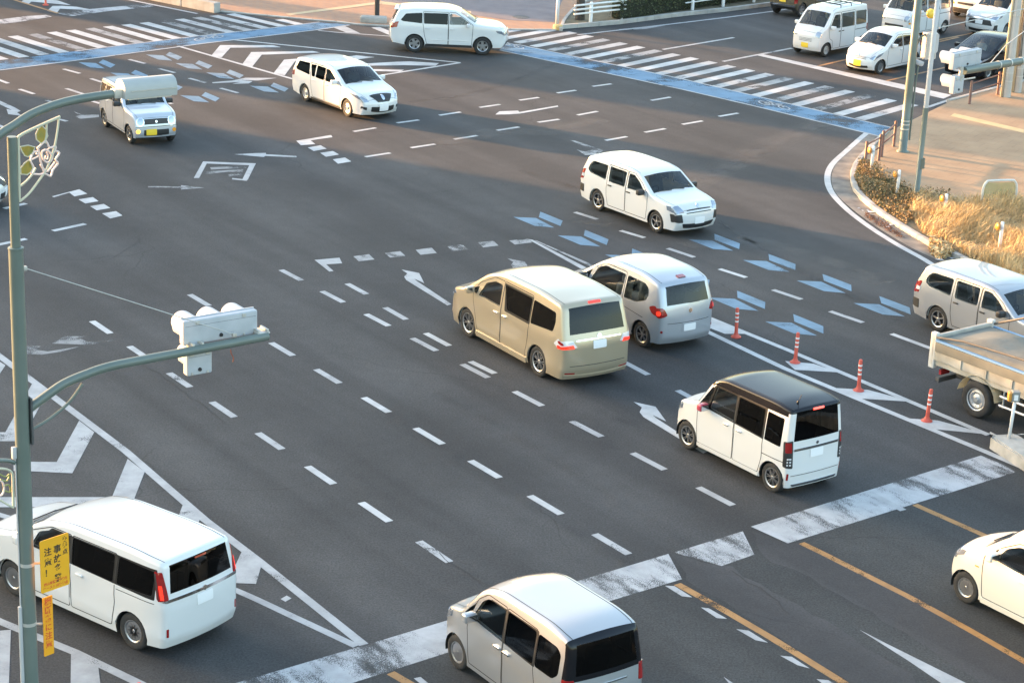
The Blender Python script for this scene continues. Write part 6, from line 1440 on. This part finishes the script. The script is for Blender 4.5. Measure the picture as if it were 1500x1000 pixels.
# ---- delineators along the grass
for (x, y), H, lab in [((1275.6,254),.86,'white delineator with orange disc right by the brown railing'), ((1313,290.7),.86,'white delineator with orange disc just left of the slim grey post'), ((1383,315),.62,'white delineator with orange disc half buried in the dry grass'), ((1463,370),.86,'white delineator standing in the tall dry grass near the right edge')]:
    ro = empty('delineator', px(x, y, .11)); tag(ro, lab, 'bollard', 'delineators along the verge')
    bm = bmesh.new(); tube(bm, [(0,0,0),(.01,0,H-.02),(.01,0,H)], [.048,.046,.038], 12); obj('post', bm, WPOST, ro, True)
    bm = bmesh.new(); lathe(bm, [(.047,-.03),(.050,-.03),(.050,.03),(.047,.03)], 14, Matrix.Translation((.01,0,H-.16)), close=True); obj('reflective_band', bm, mat('band_grey', (.45,.46,.48), .4), ro)
    bm = bmesh.new(); lathe(bm, [(0,.025),(.08,.02),(.10,0),(.10,-.02),(0,-.025)], 18); o = obj('reflector_disc', bm, ORANGE, ro, True); o.location = (-.10,.03,H-.14); o.rotation_euler = (0, R(90), R(25))
# ---- brown railings
BROWN = noise_mat('rail_brown', (.13,.055,.035), (.18,.08,.05), 5, .5)
def railing(label, pp, H=.82, rails=(.74,.42)):
    P = [px(x, y, .105) for x, y in pp]; ro = empty('railing', P[0]); tag(ro, label, 'railing', 'brown pipe railings')
    for p in P:
        bm = bmesh.new(); lathe(bm, [(.06,0),(.06,.02),(.048,.03),(.048,H),(.03,H+.03),(0,H+.035)], 12, Matrix.Translation(p-P[0])); obj('post', bm, BROWN, ro, True)
    for z in rails:
        for a_, b_ in zip(P, P[1:]):
            bm = bmesh.new(); tube(bm, [a_-P[0]+Vector((0,0,z)), b_-P[0]+Vector((0,0,z))], .026, 8); obj('rail', bm, BROWN, ro, True)
railing('short brown pipe railing round the kerb corner left of the green post', [(1266.5,246),(1287,235),(1291,229.5),(1309,214.5)])
railing('brown pipe railing along the side road in front of the black car', [(1420,152.5),(1461,138.5),(1503,126),(1560,112)])
# ---- U-shaped barrier with mesh panel
a = px(1437,303,.105); b = px(1486,301.5,.105); ro = empty('barrier', a); tag(ro, 'low hoop barrier with a translucent green mesh panel behind the dry grass', 'barrier')
dv = b-a; bm = bmesh.new(); z3 = Vector((0,0,1)); tube(bm, smooth_path([Vector((0,0,0)), z3*.55, dv*.08+z3*.74, dv*.2+z3*.78, dv*.8+z3*.78, dv*.92+z3*.74, dv+z3*.55, dv], 4), .035, 10); obj('hoop', bm, noise_mat('steel_pale', (.55,.54,.50), (.62,.61,.57), 5, .4), ro, True)
bm = bmesh.new(); tube(bm, [z3*.22, dv+z3*.22], .022, 8); obj('cross_bar', bm, GALV, ro, True)
mg = mat('mesh_green', (.30,.34,.16), .6); mg.node_tree.nodes['Principled BSDF'].inputs['Alpha'].default_value = .55
bm = bmesh.new(); bm.faces.new([bm.verts.new(v) for v in (dv*.02+z3*.24, dv*.98+z3*.24, dv*.98+z3*.56, dv*.90+z3*.72, dv*.10+z3*.72, dv*.02+z3*.56)]); bmesh.ops.solidify(bm, geom=bm.faces[:], thickness=.006); obj('mesh_panel', bm, mg, ro)

# ---- far corner: white guard fence, posts, dark pole, concrete blocks, tree, hedge
WRAIL = noise_mat('rail_white', (.70,.70,.68), (.76,.76,.74), 5, .5)
def white_fence(label, pp, zs, H, over=.0, r=.03):
    P = [px(x, y, .10) for x, y in pp]; ro = empty('guard_fence', P[0]); tag(ro, label, 'fence', 'white guard fences')
    for p in P:
        bm = bmesh.new(); lathe(bm, [(.075,0),(.075,H),(.05,H+.04),(0,H+.045)], 12, Matrix.Translation(p-P[0])); obj('post', bm, WRAIL, ro, True)
    d = (P[-1]-P[0]).normalized()
    for z in zs:
        bm = bmesh.new(); tube(bm, [-d*over+Vector((0,-.06,z)), P[-1]-P[0]+d*.25+Vector((0,-.06,z))], r, 8); obj('rail', bm, WRAIL, ro, True)
white_fence('white three rail guard fence left of the hedge', [(865,33),(909.5,28)], (.78,.60,.42), .82, .95, .04)
white_fence('white guard fence sunk in the clipped hedge', [(1014,15),(1059,10),(1104,3.5),(1150,-4)], (.62,.36), .75, .5, .03)
b0 = px(815.5,42.5); ro = empty('marker_post', b0); tag(ro, 'slim white post with a cap at the yellow kerb nose', 'pole')
bm = bmesh.new(); tube(bm, [(0,0,0),(0,0,1.55)], .07, 12); obj('post', bm, noise_mat('post_grey', (.50,.49,.48), (.58,.57,.55), 5, .5), ro, True); bm = bmesh.new(); box(bm, -.10, .10, -.10, .10, 1.45, 1.75, .02); obj('cap_box', bm, WPOST, ro)
b0 = px(552,31.5,.05); ro = empty('dark_pole', b0); tag(ro, 'dark brown pole in a low concrete foot at the far pavement', 'pole')
bm = bmesh.new(); lathe(bm, [(.10,.0),(.095,6),(0,6)], 14); obj('pole', bm, mat('dark_brown', (.035,.03,.028), .6), ro, True)
bm = bmesh.new(); box(bm, -.62, .48, -.22, .22, -.05, .26, .10, 3); o = obj('concrete_foot', bm, CONC, ro, True); o.location = (-.05,-.25,0)
p0, p1 = px(323,18.5), px(190,-8); d = (p1-p0); L = d.length; d.normalize(); k = 0
while k*2.0 < L:
    bm = bmesh.new(); box(bm, 0, 1.96, 0, .35, 0, .42, .03); o = obj('concrete_block', bm, CONC); o.matrix_world = frame_mat(p0+d*2.0*k, d)
    tag(o, ['concrete barrier block at the right end of the far row', 'concrete barrier block second from the right in the far row', 'concrete barrier block third from the right in the far row', 'concrete barrier block cut by the top edge of the far row'][min(k, 3)], 'barrier', 'far concrete blocks'); k += 1

def leaf_cloud(name, n, sampler, size, material, parent=None, seed=1, up=.3):
    r_ = random.Random(seed); V = []; Fc = []
    for _ in range(n):
        p = Vector(sampler(r_)); nrm = Vector((r_.gauss(0,1), r_.gauss(0,1), r_.gauss(up,1))).normalized(); u = nrm.orthogonal().normalized(); a_ = r_.uniform(0, 6.28)
        u = Matrix.Rotation(a_, 3, nrm)@u; w_ = nrm.cross(u); s_ = size*r_.uniform(.6, 1.3); k_ = len(V)
        V += [p-u*s_*.5, p+w_*s_*.25, p+u*s_*.5, p-w_*s_*.25]; Fc.append((k_, k_+1, k_+2, k_+3))
    me = bpy.data.meshes.new(name); me.from_pydata([tuple(v) for v in V], [], Fc); return link(name, me, material, parent)
HEDGE = noise_mat('hedge_leaf', (.035,.055,.018), (.10,.11,.045), 6, .6, lo=.35, hi=.65)
h0, h1 = px(913,31,.1), px(1150,-4,.1); hd = (h1-h0).normalized(); hl = Vector((-hd.y, hd.x, 0)); HL = (h1-h0).length
ro = empty('hedge', h0); tag(ro, 'dark green clipped hedge behind the far kerb', 'hedge')
def hs(r_):
    a_ = r_.uniform(0, HL); b_ = r_.uniform(.15, .95); z = r_.betavariate(1.4, 1.0)*.95*(1+.08*math.sin(a_*1.7)+.06*math.sin(a_*4.1)); 
    return hd*a_+hl*b_+Vector((0,0,z+.02))
leaf_cloud('foliage', 15000, hs, .09, HEDGE, ro, 3)
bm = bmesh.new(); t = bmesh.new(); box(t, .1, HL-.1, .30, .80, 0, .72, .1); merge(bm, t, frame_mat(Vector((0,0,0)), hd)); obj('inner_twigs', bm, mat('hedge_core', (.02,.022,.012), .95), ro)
for k in range(18):
    bm = bmesh.new(); q = hd*(HL*(k+.5)/18)+hl*.5; tube(bm, [q, q+Vector((rnd.uniform(-.1,.1), rnd.uniform(-.1,.1), .5))], .02, 5); obj('stem', bm, mat('bark_dark', (.05,.04,.03), .9), ro)
# tree: only its trunk shows
b0 = px(849,29,.1); ro = empty('tree', b0); tag(ro, 'street tree trunk beside the white guard fence', 'tree')
BARK = noise_mat('bark', (.03,.025,.022), (.07,.06,.05), 9, .9, bump=.6, bscale=25)
bm = bmesh.new(); tube(bm, smooth_path([(0,0,-.05),(.02,0,.3),(.0,.02,1.2),(-.05,.05,2.6),(-.03,.08,4.2),(.02,.1,6)]), [.22-.0045*i for i in range(31)], 12); tr = obj('trunk', bm, BARK, ro, True)
for k in range(9):
    a_ = k*2.4; z = 2.6+k*.36; bm = bmesh.new(); L = 1.7-.1*k
    tube(bm, smooth_path([(0,.06,z),(math.cos(a_)*L*.4,math.sin(a_)*L*.4,z+.35),(math.cos(a_)*L,math.sin(a_)*L,z+1.1)]), [.06-.003*i for i in range(13)], 7); obj('limb', bm, BARK, tr, True)
def cs_(r_):
    a_ = r_.uniform(0, 6.28); rr = 1.9*r_.random()**.5; return (math.cos(a_)*rr, math.sin(a_)*rr, 3.6+r_.betavariate(2, 2)*3.2)
leaf_cloud('crown', 2200, cs_, .14, HEDGE, ro, 9)
# ---- verge: dry grass, ground cover, soil
zv = .105
verge_px = [(1256,246),(1266,243),(1290,262),(1330,283),(1380,292),(1440,305),(1500,303),(1600,300),(1640,480),(1575,468),(1500,427),(1444,398),(1393,372.5),(1366,360.5),(1325.6,337.5),(1286,311),(1257,285),(1249,266),(1252,250)]
VP = [tuple(px(x, y)[:2]) for x, y in verge_px]
vs = slab('verge_soil', VP, .10, .115, SOIL); tag(vs, 'earth of the grass verge behind the right kerb', kind='structure')
def in_px(pp): return [tuple(px(x, y)[:2]) for x, y in pp]
GRASS_P = in_px([(1338,288),(1380,296),(1440,306),(1500,304),(1600,300),(1640,480),(1575,467),(1500,427),(1444,397),(1402,374),(1380,360),(1352,350),(1330,320)])
COVER_P = in_px([(1257,247),(1268,246),(1300,268),(1335,284),(1392,296),(1380,304),(1345,302),(1338,330),(1325,336),(1286,310),(1258,284),(1250,266)])
def tri_sampler(P):
    xs = [p[0] for p in P]; ys = [p[1] for p in P]
    def f(r_):
        while True:
            x, y = r_.uniform(min(xs), max(xs)), r_.uniform(min(ys), max(ys))
            if inpoly(x, y, P): return x, y
    return f
def grass_mat():
    m_ = noise_mat('dry_grass', (.42,.29,.13), (.68,.50,.27), 2.2, .8, lo=.3, hi=.7); return m_
r3 = random.Random(21); gsam = tri_sampler(GRASS_P); V = []; Fc = []
for _ in range(26000):
    x, y = gsam(r3); hh = r3.uniform(.20,.54)*(.8+.4*math.sin(x*1.9)*math.sin(y*1.3)); a_ = r3.uniform(0, 6.28); le = r3.uniform(.05,.34)
    dx, dy = math.cos(a_)*le+.10, math.sin(a_)*le-.06; w_ = r3.uniform(.004,.011); b_ = r3.uniform(0, 3.14); wx_, wy_ = math.cos(b_)*w_, math.sin(b_)*w_; k_ = len(V)
    V += [(x-wx_,y-wy_,.11),(x+wx_,y+wy_,.11),(x+wx_*.9+dx*.35,y+wy_*.9+dy*.35,.11+hh*.65),(x-wx_*.9+dx*.35,y-wy_*.9+dy*.35,.11+hh*.65),(x+dx,y+dy,.11+hh)]
    Fc += [(k_,k_+1,k_+2,k_+3),(k_+3,k_+2,k_+4)]
me = bpy.data.meshes.new('dry_grass'); me.from_pydata(V, [], Fc); o = link('dry_grass', me, grass_mat()); tag(o, 'tall golden dry grass on the right verge', 'grass', kind='stuff')
csam = tri_sampler(COVER_P)
COVER = noise_mat('cover_leaf', (.11,.10,.035), (.32,.20,.09), 3.5, .7, lo=.35, hi=.62)
def cvs(r_): x, y = csam(r_); return (x, y, .12+r_.random()**1.5*.30*(.7+.5*math.sin(x*3.1+y*2.3)))
o = leaf_cloud('ground_cover', 11000, cvs, .075, COVER, None, 5, .6); tag(o, 'low olive and brown ground cover near the kerb corner', 'shrub', kind='stuff')
# weeds in the gutter and scraps of litter
wp = in_px([(1268,312),(1300,330),(1325,348),(1318,350),(1290,334),(1266,318)]); ws_ = tri_sampler(wp)
o = leaf_cloud('gutter_weeds', 500, lambda r_: (*ws_(r_), .01+r_.random()*.07), .06, mat('weed_brown', (.16,.08,.05), .9), None, 8, .8); tag(o, 'brown weeds and leaves along the gutter', 'weeds', kind='stuff')
wp2 = in_px([(1360,352),(1388,366),(1398,376),(1378,382),(1362,372)]); ws2 = tri_sampler(wp2)
o = leaf_cloud('spilled_grass', 900, lambda r_: (*ws2(r_), .01+r_.random()*.22), .13, grass_mat(), None, 11, .5); tag(o, 'dry grass spilling over the broken kerb', 'grass', kind='stuff')
LIT = mat('litter_white', (.70,.70,.70), .7); V = []; Fc = []
for x, y in [(1258,306),(1264,309),(1270,309),(1276,311),(1304,312),(1306,330),(1299,333),(1380,379),(1386,377),(1376,381),(1390,374),(1395,379)]:
    p = px(x, y); a_ = rnd.uniform(0, 3); s_ = rnd.uniform(.05,.14); k_ = len(V)
    V += [(p.x+s_*math.cos(a_+q), p.y+s_*.6*math.sin(a_+q), .012+.02*(j % 2)) for j, q in enumerate((0, 1.4, 3.1, 4.6))]; Fc.append((k_, k_+1, k_+2, k_+3))
me = bpy.data.meshes.new('litter'); me.from_pydata(V, [], Fc); o = link('litter', me, LIT); tag(o, 'white scraps of litter along the right gutter', 'litter', kind='stuff')
